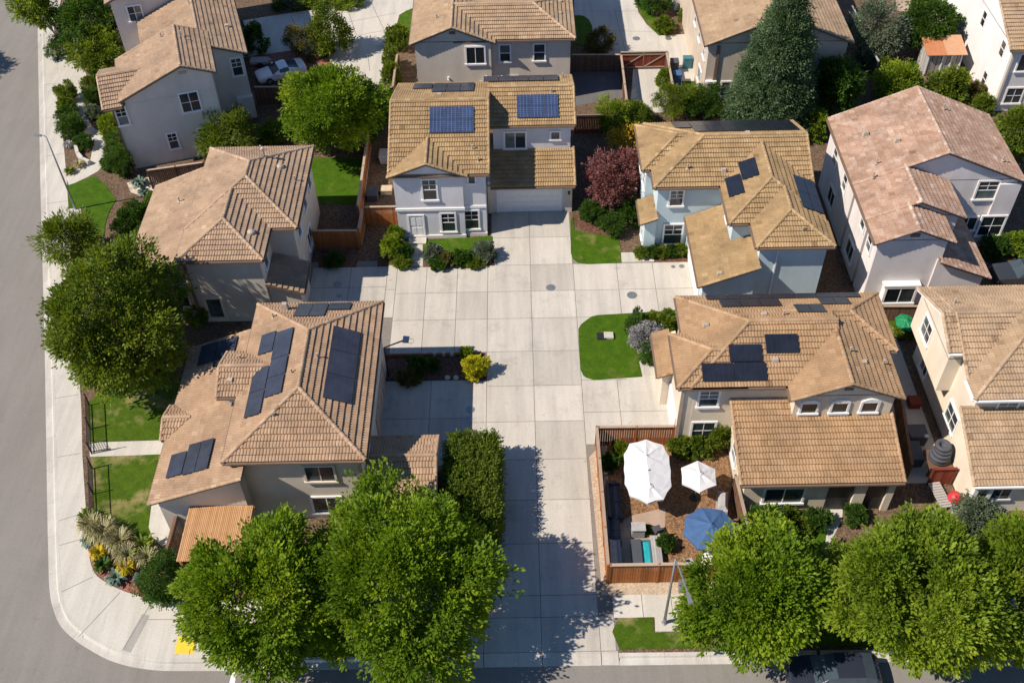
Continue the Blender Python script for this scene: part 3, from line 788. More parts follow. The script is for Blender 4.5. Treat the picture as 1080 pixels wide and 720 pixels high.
# --- cream house at the right edge
h = House('cream_house', 'cream stucco house at the right edge behind the stack of dark planters', (29, 42), 'w_cream', 't_sand', fascia='trim')
h.block(25.6, 36.0, 39.3, 46.9, ridge='x', e0='g', e1='h')
zz = S_(39.3)
h.plane([(24.8, 40.8, zz(0, 40.8)), (25.75, 40.8, zz(0, 40.8)), (25.75, 43.1, zz(0, 43.1) - 0.012), (24.8, 43.1, zz(0, 43.1) - 0.012)])
h.plane([(25.75, 46.9, 5.89), (24.8, 46.9, 5.89), (24.8, 43.1, zz(0, 43.1) - 0.012), (25.75, 43.1, zz(0, 43.1) - 0.012)])
caps(h.roof, (24.8, 40.8, zz(0, 40.8) + 0.03), (24.8, 43.1, zz(0, 43.1) + 0.03), 0.11, 0.3); caps(h.roof, (24.8, 46.9, 5.92), (24.8, 43.1, zz(0, 43.1) + 0.03), 0.11, 0.3)
h.wall.hexa([(25.05, 41.1, 2.9), (26.0, 41.1, 2.9), (26.0, 46.6, 2.9), (25.05, 46.6, 2.9)], [(25.05, 41.1, 5.75), (26.0, 41.1, 5.75), (26.0, 46.6, 5.75), (25.05, 46.6, 5.75)])
h.wall.hexa([(25.05, 41.1, 5.7), (25.05, 46.6, 5.7), (25.05, 43.1, 7.28), (25.05, 41.1, 6.5)][::-1], [(26.0, 41.1, 5.7), (26.0, 46.6, 5.7), (26.0, 43.1, 7.28), (26.0, 41.1, 6.5)][::-1])
h.block(25.5, 35.0, 37.8, 39.3, 5.88, ridge='y', e0='h', e1='v')
h.shed('S', 33.98, 38.2, 25.15, 36.0, 3.0, 4.75, walls=(25.5, 35.6, 34.35, 38.3), caps_on=(True, True), top_cap=True)
h.window('W', 44.5, 4.65, 1.3, 1.35, 25.05, 'slg'); h.window('W', 44.6, 1.35, 1.0, 1.3, 25.86, 'sl'); h.window('W', 39.65, 2.1, 1.5, 1.3, 25.85, 'slg')
h.window('S', 27.75, 4.9, 1.05, 0.95, 38.16, 'x4'); h.window('S', 27.1, 1.85, 1.0, 1.0, 34.34, 'sl'); h.window('S', 30.2, 1.7, 1.6, 1.3, 34.34, 'sl')
slab_part(h, 'porch_column', 'trim', [(25.35, 25.6, 34.05, 34.3, 0, 2.75), (26.2, 26.4, 34.05, 34.3, 0, 2.75)])
for x, y, z, k in ((26.0, 44.4, 7.0, 'pipe'), (32.4, 44.0, 7.1, 'pipe')): h.vent(x, y, z, k)
h.finish()

# --- taupe gabled house behind the blue-grey one
h = House('rear_gabled_house', 'taupe gabled house with three upper rear windows behind the blue-grey house', (-2, 81), 'w_greige', 't_sand')
h.block(-8.57, -1.58, 76.9, 93.0, ridge='y', e0='g', e1='g')
h.block(-5.0, 5.06, 77.3, 84.1, ridge='x', e0='g', e1='h', rake=(False, True))
h.block(-1.6, 5.05, 83.0, 93.0, 5.89, ridge='y', e0='g', e1='h', rake=(False, False))
h.window('S', -3.23, 4.6, 1.45, 1.5, 77.2, 'sl'); h.window('S', -0.77, 4.5, 0.8, 1.5, 77.64, 'dh'); h.window('S', 2.1, 4.5, 0.85, 1.5, 77.64, 'dh')
h.window('S', -0.6, 1.5, 1.6, 1.4, 77.64, 'sl')
slab_part(h, 'gable_vent', 'browntrim', [(-5.3, -4.8, 77.14, 77.22, 6.6, 6.85)])
slab_part(h, 'chimney_box', 'paver', [(-3.0, -1.75, 76.6, 77.25, 1.3, 2.2)])
for x in (-5.6, -2.4, -1.1):
    mb = MB(); mb.tube([(x, 77.25, 2.45), (x, 76.95, 2.5), (x, 76.95, 2.75)], 0.09); h.part(mb, 'wall_vent', M['plast'])
for x, y, z, k in ((-6.4, 79.3, 6.8, 'pipe'), (3.9, 80.6, 6.3, 'box'), (4.0, 82.6, 6.3, 'box')): h.vent(x, y, z, k)
h.finish()

# --- tan gabled house behind the conifer
h = House('tan_gabled_house', 'big tan gabled house half hidden by the tall conifer', (21.5, 83), 'w_sand', 't_sand')
h.block(15.58, 27.6, 75.8, 93.0, ridge='y', e0='g', e1='g')
for y in (77.6, 80.4, 83.0): h.window('W', y, 4.4, 0.8, 1.3, 15.93, 'dh')
h.window('W', 78.4, 1.5, 1.3, 1.2, 15.93, 'sl'); h.window('S', 18.2, 1.6, 1.5, 1.3, 76.1, 'sl')
slab_part(h, 'downspout', 'browntrim', [(16.6, 16.85, 75.98, 76.1, 0, 5.7)])
slab_part(h, 'meter_box', 'trim', [(16.0, 16.9, 75.8, 76.1, 2.3, 2.5)])
h.finish()

# --- white house at the top right
h = House('white_house', 'white stucco house in the top right corner with a lilac front and striped tan roof', (45, 80), 'w_white', 't_sand')
h.block(39.75, 54.0, 74.1, 92.0, 5.9, 0.417, 'x', 'g', 'h', r=0.33)
h.window('W', 80.8, 4.9, 0.7, 1.3, 40.08, 'dh', sill=False); h.window('W', 76.0, 4.9, 0.75, 1.3, 40.08, 'dh', sill=False); h.window('W', 77.2, 1.3, 0.7, 1.3, 40.08, 'dh', sill=False)
slab_part(h, 'front_wall', 'w_lilac', [(40.15, 53, 74.38, 74.45, 0, 5.75)])
h.window('S', 41.6, 4.6, 1.4, 1.5, 74.38, 'sl'); h.window('S', 41.5, 1.5, 1.3, 1.4, 74.38, 'x4')
slab_part(h, 'downspout', 'creamtrim', [(40.12, 40.3, 74.25, 74.38, 0, 5.8)])
h.finish()

# --- rose-grey house, turned along the side street (upper left)
TH = R(16.8)
h = House('rose_grey_house', 'rose-grey house turned along the left street, above the long-roofed taupe house', (-4, 80), 'w_rose', 't_pink', rz=TH)
h.plane([(-1.64, 74.45, 7.5), (-1.64, 80.7, 7.5), (-4.07, 80.7, 8.5), (-4.07, 74.45, 8.5)])
h.plane([(-9.16, 80.7, 6.38), (-9.16, 74.45, 6.38), (-4.07, 74.45, 8.5), (-4.07, 80.7, 8.5)])
caps(h.roof, (-4.07, 74.45, 8.53), (-4.07, 80.7, 8.53))
h.plane([(1.05, 78.4, 6.37), (1.05, 92.0, 6.37), (-2.37, 92.0, 7.78), (-2.37, 78.4, 7.78)])
h.plane([(-7.2, 92.0, 5.8), (-7.2, 80.7, 5.8), (-2.37, 80.7, 7.78), (-2.37, 92.0, 7.78)])
caps(h.roof, (-2.37, 80.7, 7.81), (-2.37, 92, 7.81))
for q in (((-1.64, 74.45, 7.52), (-4.07, 74.45, 8.52)), ((-9.16, 74.45, 6.4), (-4.07, 74.45, 8.52)), ((1.05, 78.4, 6.39), (-1.64, 78.4, 7.5)), ((-1.9, 80.7, 7.62), (-4.07, 80.7, 8.52)), ((-9.16, 80.7, 6.4), (-4.07, 80.7, 8.52))):
    caps(h.roof, *q, 0.09, 0.3, 0.5)
h.plane([(-10.5, 74.35, 5.95), (-9.1, 74.35, 5.95), (-6.9, 77.3, 7.18), (-10.5, 77.3, 7.18)])
h.plane([(-7.0, 80.3, 5.93), (-10.5, 80.3, 5.93), (-10.5, 77.3, 7.18), (-7.0, 77.3, 7.18)])
caps(h.roof, (-10.5, 77.3, 7.21), (-7.0, 77.3, 7.21)); caps(h.roof, (-10.5, 74.35, 5.97), (-10.5, 77.3, 7.2), 0.1, 0.3); caps(h.roof, (-10.5, 80.3, 5.95), (-10.5, 77.3, 7.2), 0.1, 0.3)
h.wall.hexa([(-9.93, 74.71, 5.7), (-9.93, 80.0, 5.7), (-9.93, 77.3, 7.0)][::-1], [(-8.0, 74.71, 5.7), (-8.0, 80.0, 5.7), (-8.0, 77.3, 7.0)][::-1])
w = h.wall
w.hexa([(-9.9, 74.7, 0), (-2.0, 74.7, 0), (-2.0, 80.5, 0), (-9.9, 80.5, 0)], [(-9.9, 74.7, 5.9), (-2.0, 74.7, 5.9), (-2.0, 80.5, 5.9), (-9.9, 80.5, 5.9)])
w.hexa([(-9.1, 74.72, 5.8), (-2.0, 74.72, 5.8), (-2.0, 74.72, 7.5), (-4.07, 74.72, 8.34), (-9.1, 74.72, 6.25)], [(-9.1, 80.4, 5.8), (-2.0, 80.4, 5.8), (-2.0, 80.4, 7.5), (-4.07, 80.4, 8.34), (-9.1, 80.4, 6.25)])
w.hexa([(-6.8, 78.72, 0), (0.7, 78.72, 0), (0.7, 91.7, 0), (-6.8, 91.7, 0)], [(-6.8, 78.72, 5.8), (0.7, 78.72, 6.35), (0.7, 91.7, 6.35), (-6.8, 91.7, 5.8)])
w.hexa([(-2.37, 78.73, 5.6), (0.7, 78.73, 5.6), (0.7, 78.73, 6.4), (-2.37, 78.73, 7.62)], [(-2.37, 91.6, 5.6), (0.7, 91.6, 5.6), (0.7, 91.6, 6.4), (-2.37, 91.6, 7.62)])
h.window('S', -4.1, 5.15, 1.35, 1.6, 74.7, 'slg'); h.window('S', -9.35, 4.95, 0.7, 1.45, 74.7, 'dhg')
h.window('S', -6.2, 1.95, 0.65, 1.35, 74.7, 'dhg'); h.window('S', -3.75, 1.9, 0.7, 1.35, 74.7, 'dhg'); h.window('S', 0.05, 5.1, 0.75, 1.5, 78.72, 'dhg')
slab_part(h, 'gable_vent', 'vent', [(-4.35, -3.75, 74.65, 74.71, 7.65, 7.85)])
slab_part(h, 'meter_cupboard', 'w_lilac', [(-0.6, 0.75, 78.3, 78.72, 0.4, 2.4)])
slab_part(h, 'downspout', 'browntrim', [(-9.93, -9.83, 74.58, 74.7, 0, 5.9)])
for x, y, z, k in ((-3.6, 79.2, 8.35, 'pipe'), (-3.4, 78.6, 8.25, 'pipe'), (-5.2, 80.0, 8.05, 'pipe'), (0.0, 82.2, 6.85, 'box'), (-2.6, 85.2, 7.8, 'pipe'), (-1.0, 86.5, 7.25, 'pipe')): h.vent(x, y, z, k)
h.finish()

# --- rose-grey house beyond it, at the very top left
h = House('far_grey_house', 'grey house at the top edge showing one white paned window beside the yellow-green tree', (-5.5, 94), 'w_rose', 't_pink', rz=TH)
h.block(-9.3, 0.5, 87.4, 98.0, 7.9, 0.417, 'y', 'g', 'h')
h.window('S', -7.2, 6.5, 1.05, 1.3, 87.7, 'slg')
h.window('S', -7.2, 2.5, 1.05, 1.3, 87.7, 'slg'); h.window('S', -3.0, 5.8, 1.0, 1.6, 87.7, 'dh')
h.finish()
# ------------------------------------------------------------------ ground
def sheet(name, pts, z, mat, depth=0.06, kind='structure', label=None):
    area = sum(pts[i][0] * pts[(i + 1) % len(pts)][1] - pts[(i + 1) % len(pts)][0] * pts[i][1] for i in range(len(pts)))
    if area < 0: pts = pts[::-1]
    mb = MB()
    mb.hexa([(x, y, z - depth) for x, y in pts], [(x, y, z) for x, y in pts])
    o = mb.build(name, M[mat])
    return tag(o, label, kind=kind)

def offset(path, d):
    """shift an open path sideways (to its left)"""
    out = []
    for i, p in enumerate(path):
        a = V(path[max(i - 1, 0)]); b = V(path[min(i + 1, len(path) - 1)])
        t = (b - a).normalized()
        out.append((p[0] - t.y * d, p[1] + t.x * d))
    return out

sheet('ground', [(-260, -200), (260, -200), (260, 320), (-260, 320)], -0.34, 'soil', 0.5)
KERB = [(-59.0, 133.0), (-52.0, 111.0), (-44.7, 87.84), (-38.27, 67.46), (-32.2, 48.54), (-28.3, 36.1), (-27.3, 32.95), (-26.45, 30.35), (-25.87, 29.1), (-25.14, 28.05), (-24.1, 27.2), (-22.97, 26.52), (-21.9, 26.0), (-20.8, 25.66), (-19.7, 25.46), (-18.6, 25.37), (-16.2, 25.33), (-3.2, 25.3)]
def smooth(path, i0, i1, n=5):
    """round the corner of an open path between two of its points"""
    out = list(path[:i0])
    for i in range(i0, i1):
        p0, p1, p2, p3 = (V(path[max(i - 1, 0)]), V(path[i]), V(path[i + 1]), V(path[min(i + 2, len(path) - 1)]))
        for k in range(n):
            t = k / n
            q = 0.5 * ((2 * p1) + (p2 - p0) * t + (2 * p0 - 5 * p1 + 4 * p2 - p3) * t * t + (3 * p1 - p0 - 3 * p2 + p3) * t ** 3)
            out.append((q.x, q.y))
    return out + list(path[i1:])
KERB = smooth(KERB, 5, 15)
KERBR = [(4.9, 25.27), (60.0, 25.05)]
sheet('road', [(-71, 133), (-36, 24), (-120, 24), (-120, 12.8), (110, 12.8), (110, 26), (4.9, 26), (-3, 26), (-18, 26.2), (-24, 28.4), (-27, 33), (-58.3, 133)], -0.13, 'asphalt', 0.2)
K6 = offset(KERB, 0.62)
sheet('yard_soil', K6 + [(-3.2, 25.95), (4.9, 25.92), (60.0, 25.7), (75, 26), (75, 150), (-60, 150)], 0.0, 'soil', 0.3)
def kerb(path):
    mb = MB()
    prof = ((0.0, -0.32), (0.0, -0.112), (0.40, -0.128), (0.46, 0.0), (0.49, 0.016), (0.64, 0.016), (0.64, -0.32))
    rails = [offset(path, d) for d, _ in prof]
    acc = 0.0; t = 0.5
    for i in range(len(path) - 1):
        L = (V(path[i + 1]) - V(path[i])).length
        k = max(1, round(L / 2.4))
        for q in range(k):
            acc += L / k
            g = 0.0
            if acc > 2.2: acc = 0.0; t = random.uniform(0.3, 0.7); g = 0.008 / max(L, .1)
            for j in range(len(prof) - 1):
                def pt(r, f): return (rails[r][i][0] + (rails[r][i + 1][0] - rails[r][i][0]) * f, rails[r][i][1] + (rails[r][i + 1][1] - rails[r][i][1]) * f, prof[r][1])
                f0, f1 = q / k, (q + 1) / k - g
                mb.face([pt(j, f0), pt(j, f1), pt(j + 1, f1), pt(j + 1, f0)][::-1], 0, t)
    return mb
o = kerb(KERB).build('kerb', M['kerb']); tag(o, kind='structure')
o = kerb(KERBR).build('kerb', M['kerb']); tag(o, kind='structure')
# apron where the drive meets the road
mb = MB()
for x0, x1 in ((-3.2, -2.19), (-2.19, 0.88), (0.88, 3.98), (3.98, 4.9)):
    t = random.uniform(.3, .7)
    mb.hexa([(x0 + .02, 25.3, -0.35), (x1 - .02, 25.28, -0.35), (x1 - .02, 26.0, -0.3), (x0 + .02, 26.0, -0.3)], [(x0 + .02, 25.3, -0.112), (x1 - .02, 25.28, -0.112), (x1 - .02, 26.0, 0.012), (x0 + .02, 26.0, 0.012)], 0, t)
tag(mb.build('driveway_apron', M['concrete']), kind='structure')

def slabs(name, cells, mat='concrete', z=0.022, gap=0.04):
    """concrete slabs laid with open joints; cells: (x0, x1, y0, y1)"""
    mb = MB()
    for x0, x1, y0, y1 in cells:
        g = gap / 2
        mb.box(x0 + g, x1 - g, y0 + g, y1 - g, -0.03, z, 0, min(1, max(0, random.gauss(.5, .2))))
    return tag(mb.build(name, M[mat]), kind='structure')
def grid(xs, ys): return [(xs[i], xs[i + 1], ys[j], ys[j + 1]) for i in range(len(xs) - 1) for j in range(len(ys) - 1)]
YD = [26.02, 28.04, 29.36, 32.67, 35.67, 38.65, 41.62, 44.61, 47.67, 50.78, 53.48, 56.24]
sheet('joint_bed', [(-15.4, 38.0), (-3, 38), (-3.2, 26.0), (4.9, 26.0), (9.4, 39.7), (12.4, 50.3), (12.4, 57.0), (4.1, 57), (4, 62.35), (-2.0, 62.35), (-2, 57), (-15.4, 57)], 0.009, 'joint', 0.02)
slabs('driveway', grid([-2.19, 0.88, 3.98], YD) + grid([-8.75, -6.6, -4.38, -2.19], YD[8:]) + grid([-1.95, 0.9, 3.95], [56.24, 59.27, 62.32]) + [(-3.1, -2.19, 26.02, 28.04), (3.98, 4.8, 26.02, 28.04)])
slabs('driveway', grid([3.98, 7.1, 9.7, 12.35], [50.78, 53.48, 56.24]))
slabs('driveway', grid([3.98, 6.3, 9.35], [39.72, 42.3, 45.0]) + [(3.98, 9.35, 45.0, 50.78)])
slabs('driveway', grid([-8.85, -5.8, -3.1], [38.3, 42.0, 45.2]) + grid([-3.1, -2.19], [35.6, 38.65, 41.62, 45.1]))
slabs('driveway', grid([-14.9, -12.1, -9.45], [51.9, 54.2, 56.35]) + grid([-9.45, -8.75], [51.1, 53.9, 56.5]))
slabs('footpath', [(-8.0, -6.85, 56.3, 57.6), (-8.0, -6.85, 57.6, 58.75), (9.0, 9.9, 56.3, 58.0), (7.0, 9.0, 56.3, 57.4), (6.9, 8.8, 43.9, 45.3)], 'walk', 0.03)
# sidewalks
SWI = [(-44.16, 91.26), (-40.69, 80.97), (-36.29, 68.02), (-28.23, 43.35), (-27.1, 39.51), (-25.69, 35.22), (-24.81, 32.56), (-24.12, 31.25), (-23.23, 30.59), (-22.28, 30.11), (-21.18, 29.7), (-20.6, 29.42), (-16.5, 29.36)]
SWI = smooth(SWI, 5, 11)
KB = offset(KERB, 0.60)
sheet('sidewalk', KB[1:-1] + [(-16.5, 29.36)] + SWI[::-1][1:] + [(-47.5, 111)], 0.012, 'walk', 0.05)
sheet('sidewalk', [(-16.5, 27.9), (-3.15, 27.9), (-3.15, 29.36), (-16.5, 29.36)], 0.012, 'walk', 0.05)
slabs('sidewalk', grid([4.8, 6.4, 8.0, 9.6, 11.2, 12.8, 14.4, 16, 17.6, 19.2, 20.8, 22.4, 24, 25.6, 27.2, 28.8, 30.4], [27.92, 29.33]), 'walk', 0.014, 0.03)
# sidewalk joints
mb = MB()
def strip(p, q, w=0.035, z=0.0165):
    p, q = V((*p, z)), V((*q, z)); d = (q - p).normalized(); s = V((-d.y, d.x, 0)) * w / 2
    mb.face([p - s, q - s, q + s, p + s])
for p, q in (((-27.19, 34.79),(-25.88, 35.29)), ((-26.64, 33.10),(-25.29, 33.58)), ((-25.65, 30.08),(-24.16, 31.00)), ((-23.94, 27.35),(-22.37, 30.01)), ((-21.38, 26.49),(-20.53, 29.16)), ((-18.40, 26.22),(-18.55, 28.15)), ((-28.67, 39.47),(-27.28, 39.74)), ((-30.21, 44.27),(-28.75, 44.56)), ((-32.74, 52.20),(-31.14, 52.44)), ((-33.68, 55.13),(-32.11, 55.39)), ((-35.47, 60.40),(-33.89, 60.69)), ((-36.82, 64.41),(-35.19, 64.71)), ((-38.77, 70.64),(-37.30, 70.98)), ((-40.50, 76.12),(-39.14, 76.50)), ((-42.16, 81.33),(-40.87, 81.59))):
    strip(p, q)
for x in (-14.5, -12.5, -10.5, -8.5, -6.5, -4.7): strip((x, 27.92), (x, 29.34))
strip((-20.49, 28.30), (-18.57, 28.27))
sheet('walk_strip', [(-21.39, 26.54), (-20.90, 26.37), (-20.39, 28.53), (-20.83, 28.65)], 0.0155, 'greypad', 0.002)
tag(mb.build('sidewalk_joints', M['joint']), kind='structure')
sheet('tactile_pad', [(-18.56, 26.28), (-17.55, 26.26), (-17.60, 27.24), (-18.57, 27.26)], 0.022, 'yellow', 0.02)
sheet('road_marking', [(-15.40, 24.38), (-15.11, 24.37), (-15.10, 25.47), (-15.35, 25.47)], -0.125, 'white_paint', 0.003)
# paths and yards
sheet('garden_path', [(-40.40, 85.36), (-38.80, 83.07), (-38.04, 79.67), (-37.30, 77.30), (-36.03, 74.71), (-34.56, 73.42), (-33.72, 73.26), (-33.65, 71.78), (-33.46, 69.82), (-33.87, 68.44), (-34.52, 67.71), (-35.67, 66.64), (-36.26, 67.77), (-35.49, 68.99), (-34.84, 69.74), (-35.07, 71.17), (-35.27, 72.50), (-36.13, 73.61), (-37.05, 74.60), (-38.14, 77.04), (-39.15, 80.31), (-40.69, 80.97), (-42.07, 85.10)], 0.016, 'walk')
sheet('garden_path', [(-31.65, 58.78), (-30.67, 58.80), (-29.77, 58.62), (-27.48, 57.29), (-27.47, 56.68), (-29.46, 57.98), (-30.97, 57.81)], 0.016, 'walk')
sheet('garden_path', [(-26.98, 40.58), (-22.01, 40.66), (-21.94, 39.54), (-26.62, 39.46)], 0.02, 'walk')
sheet('garden_path', [(17.53, 34.66), (18.63, 34.64), (18.41, 33.92), (17.28, 32.22), (16.76, 31.30), (17.49, 33.68)], 0.02, 'walk')
sheet('lawn', [(-35.82, 66.65), (-34.90, 67.17), (-33.95, 67.88), (-32.58, 66.42), (-31.42, 64.71), (-31.59, 63.20), (-31.53, 61.84), (-31.19, 60.28), (-32.32, 59.66), (-33.68, 63.04), (-34.78, 63.53)], 0.035, 'grass')
sheet('lawn', [(-16.67, 69.78), (-12.53, 69.39), (-11.85, 63.52), (-15.10, 63.62), (-15.66, 64.58), (-16.83, 66.78)], 0.03, 'grass')
sheet('lawn', [(-26.55, 39.43), (-22.12, 39.55), (-21.20, 33.95), (-21.24, 33.37), (-21.97, 33.45), (-25.00, 34.74)], 0.03, 'drygrass')
sheet('lawn', [(-27.92, 43.82), (-26.78, 45.83), (-22.37, 45.73), (-21.89, 40.66), (-26.93, 40.62)], 0.03, 'drygrass')
sheet('lawn', [(4.02, 61.11), (3.88, 57.44), (3.99, 56.81), (4.31, 56.39), (4.99, 56.17), (7.51, 56.24), (7.56, 57.86), (7.56, 59.14), (6.66, 59.38), (5.26, 59.64), (4.28, 60.00), (4.22, 61.66)], 0.04, 'midgrass')
sheet('lawn', [(5.41, 50.95), (5.00, 50.82), (4.69, 50.55), (4.25, 50.11), (4.03, 49.66), (4.00, 48.50), (3.98, 45.92), (4.12, 45.41), (4.32, 45.20), (4.77, 45.00), (5.14, 45.01), (7.97, 45.19), (7.87, 46.50), (8.33, 47.34), (8.82, 49.72), (10.67, 50.12), (10.81, 51.32), (9.35, 51.17)], 0.04, 'grass')
sheet('lawn', [(-7.09, 59.24), (-1.86, 59.47), (-1.75, 56.46), (-6.92, 56.30)], 0.035, 'grass')
sheet('lawn', [(4.65, 27.12), (4.97, 26.10), (17.23, 26.07), (26.06, 25.92), (26.74, 27.89), (8.51, 28.00), (8.39, 27.02), (6.88, 27.02), (6.92, 27.94), (5.03, 27.92)], 0.03, 'drygrass')
sheet('lawn', [(-16.4, 25.98), (-3.3, 25.95), (-3.3, 27.85), (-16.4, 27.85)], 0.03, 'drygrass')
sheet('lawn', [(15.35, 33.08), (17.37, 33.17), (16.76, 31.30), (14.20, 31.23)], 0.03, 'grass')
sheet('lawn', [(5.86, 91.55), (6.31, 91.62), (6.76, 91.42), (7.17, 90.78), (7.38, 89.72), (7.33, 87.49), (6.88, 85.84), (5.60, 86.39)], 0.04, 'grass')
sheet('lawn', [(-9.74, 93.64), (-10.44, 93.12), (-10.94, 92.23), (-11.12, 90.82), (-10.92, 89.24), (-9.46, 88.84)], 0.04, 'grass')
sheet('lawn', [(14.71, 79.85), (15.79, 79.81), (15.69, 77.73), (14.64, 77.19)], 0.04, 'grass')
sheet('lawn', [(12.00, 96.28), (12.09, 92.19), (12.69, 89.86), (13.45, 87.76), (14.62, 87.88), (14.80, 88.73), (13.78, 89.99), (12.98, 92.88), (13.03, 96.24)], 0.05, 'grass')
sheet('lawn', [(25.03, 50.29), (27.09, 50.24), (26.46, 48.63), (24.97, 48.32)], 0.03, 'drygrass')
sheet('mulch_bed', [(-9.09, 47.61), (-2.29, 47.61), (-2.18, 45.15), (-9.09, 45.24)], 0.02, 'mulch')
sheet('mulch_bed', [(-10.34, 59.34), (-8.00, 59.27), (-7.82, 56.22), (-10.24, 56.29)], 0.02, 'mulch')
sheet('mulch_bed', [(-14.76, 58.29), (-11.79, 58.21), (-11.76, 56.34), (-14.52, 56.31)], 0.014, 'mulch')
sheet('mulch_bed', [(-6.92, 57.65), (-1.83, 57.71), (-1.72, 56.26), (-6.88, 56.20)], 0.045, 'mulch')
sheet('mulch_bed', [(4.23, 61.89), (7.79, 60.22), (7.62, 59.03), (5.26, 59.64), (4.31, 60.54)], 0.05, 'mulch')
sheet('mulch_bed', [(9.02, 57.40), (12.64, 57.50), (12.55, 56.26), (8.54, 56.27)], 0.02, 'mulch')
sheet('red_mulch_bed', [(-25.19, 33.41), (-24.81, 32.56), (-24.13, 31.28), (-23.24, 30.63), (-22.29, 30.13), (-21.19, 29.73), (-20.51, 29.51), (-20.23, 31.05), (-21.94, 33.32), (-24.95, 34.55)], 0.02, 'redmulch')
sheet('red_mulch_bed', [(-24.47, 85.41), (-22.70, 85.83), (-20.32, 86.40), (-17.22, 85.46), (-16.96, 83.20), (-19.92, 82.84), (-24.12, 83.31)], 0.014, 'redmulch')
sheet('gravel_strip', [(4.12, 38.75), (5.29, 40.19), (4.89, 30.03), (4.63, 29.33), (4.27, 30.22)], 0.02, 'gravel')
sheet('gravel_strip', [(4.38, 30.22), (10.87, 30.15), (10.73, 29.24), (4.21, 29.34)], 0.021, 'gravel')
sheet('footpath', [(-21.95, 35.75), (-21.26, 35.94), (-20.48, 34.92), (-20.41, 33.10), (-20.63, 32.85), (-21.38, 33.50), (-21.76, 34.22)], 0.045, 'walk')
sheet('footpath', [(22.4, 36.4), (25.3, 36.4), (25.3, 49.5), (22.4, 49.5)], 0.012, 'concrete')
sheet('gravel_strip', [(-31.10, 66.86), (-29.31, 67.67), (-27.70, 65.91), (-27.65, 64.36), (-29.47, 65.13), (-30.49, 65.63)], 0.02, 'stones')
sheet('patio_ground', [(4.65, 30.1), (12.4, 30.1), (12.5, 39.35), (9.1, 39.6), (4.65, 39.6)], 0.01, 'patiodirt')
sheet('patio_ground', [(4.83, 33.68), (6.43, 34.49), (8.36, 34.98), (7.87, 31.48), (6.10, 30.72), (4.83, 30.69)], 0.02, 'paver')
sheet('driveway', [(-26.20, 91.96), (-14.68, 95.14), (-15.06, 99.39), (-9.67, 99.15), (-9.64, 93.63), (-10.44, 93.12), (-11.04, 92.42), (-11.15, 90.64), (-11.00, 89.07), (-11.63, 87.90), (-11.26, 80.50), (-14.33, 80.01), (-17.18, 85.13), (-20.32, 86.40), (-22.70, 85.83), (-25.06, 85.27)], 0.012, 'walk')
sheet('driveway', [(6.06, 97.50), (5.86, 91.69), (6.76, 91.48), (7.43, 89.72), (7.38, 87.49), (8.45, 84.63), (14.09, 84.74), (13.64, 78.54), (15.62, 78.47), (16.40, 83.85), (16.38, 87.81), (13.52, 87.59), (12.58, 89.69), (11.99, 92.02), (12.04, 97.24)], 0.012, 'walk')
sheet('back_patio', [(10.66, 82.16), (13.53, 82.05), (13.25, 75.09), (9.72, 75.21)], 0.012, 'walk')
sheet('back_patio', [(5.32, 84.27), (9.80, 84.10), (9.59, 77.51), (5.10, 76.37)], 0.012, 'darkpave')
sheet('garden_path', [(-41.90, 85.10), (-40.04, 85.35), (-40.62, 89.38), (-42.56, 88.60)], 0.014, 'walk')
mb = MB()
for p, q in (((-16.26, 94.09),(-14.82, 88.71)), ((-14.02, 95.11),(-12.18, 89.29)), ((-21.37, 92.12),(-20.81, 90.68)), ((-13.04, 82.58),(-13.47, 85.48)), ((-16.06, 91.19),(-11.34, 92.79)), ((-14.82, 88.71),(-11.15, 89.94))): strip(p, q, 0.05, 0.0155)
for p, q in (((9.76, 92.65),(10.19, 84.73)), ((5.90, 92.45),(12.19, 92.19)), ((7.42, 88.85),(13.15, 88.28))): strip(p, q, 0.04, 0.0155)
tag(mb.build('driveway_joints', M['joint']), kind='structure')
mb = MB()
for (x, y, r) in ((*(2.29, 53.80), .34), (*(7.96, 52.87), .36), (*(11.81, 55.77), .2), (*(11.19, 55.74), .16), (*(-12.95, 54.56), .32), (*(-12.69, 53.38), .2), (*(-3.22, 42.68), .3), (*(-3.32, 41.90), .26), (*(14.35, 87.05), .3), (*(11.37, 87.16), .35)):
    mb.lathe((x, y, 0.0), [(r, 0), (r, 0.034)], 14)
tag(mb.build('manhole_covers', M['galv']), kind='structure')

# ------------------------------------------------------------------ foliage
def leaf_mesh(name, tw, ax, out, L, W, k, rng, tone):
    """tw: twig roots, ax: twig axes, out: outward directions; k leaves on each twig"""
    n = len(tw)
    P = np.repeat(tw, k, 0); A = np.repeat(ax, k, 0); O = np.repeat(out, k, 0); T = np.repeat(tone, k)
    i = np.tile(np.arange(k), n)[:, None]
    rnd = lambda s: rng.normal(0, s, (n * k, 3))
    side = np.cross(A, rnd(1.0)); side /= np.linalg.norm(side, axis=1, keepdims=True) + 1e-9
    d = A + side * rng.uniform(.3, 1.1, (n * k, 1)) + rnd(.2) - np.array([0, 0, .2])
    d /= np.linalg.norm(d, axis=1, keepdims=True)
    nn = np.array([-.25, 0, .8]) + O * .6 + rnd(.45)
    w = np.cross(d, nn); w /= np.linalg.norm(w, axis=1, keepdims=True) + 1e-9
    l = L * rng.uniform(.65, 1.25, (n * k, 1))
    p = P + A * (L * .5 * i)
    q = np.stack([p, p + d * l * .45 + w * W * .5 * l / L, p + d * l, p + d * l * .45 - w * W * .5 * l / L], 1).reshape(-1, 3)
    return mesh_np(name, q, np.clip(T + rng.normal(0, .12, n * k), 0, 1))

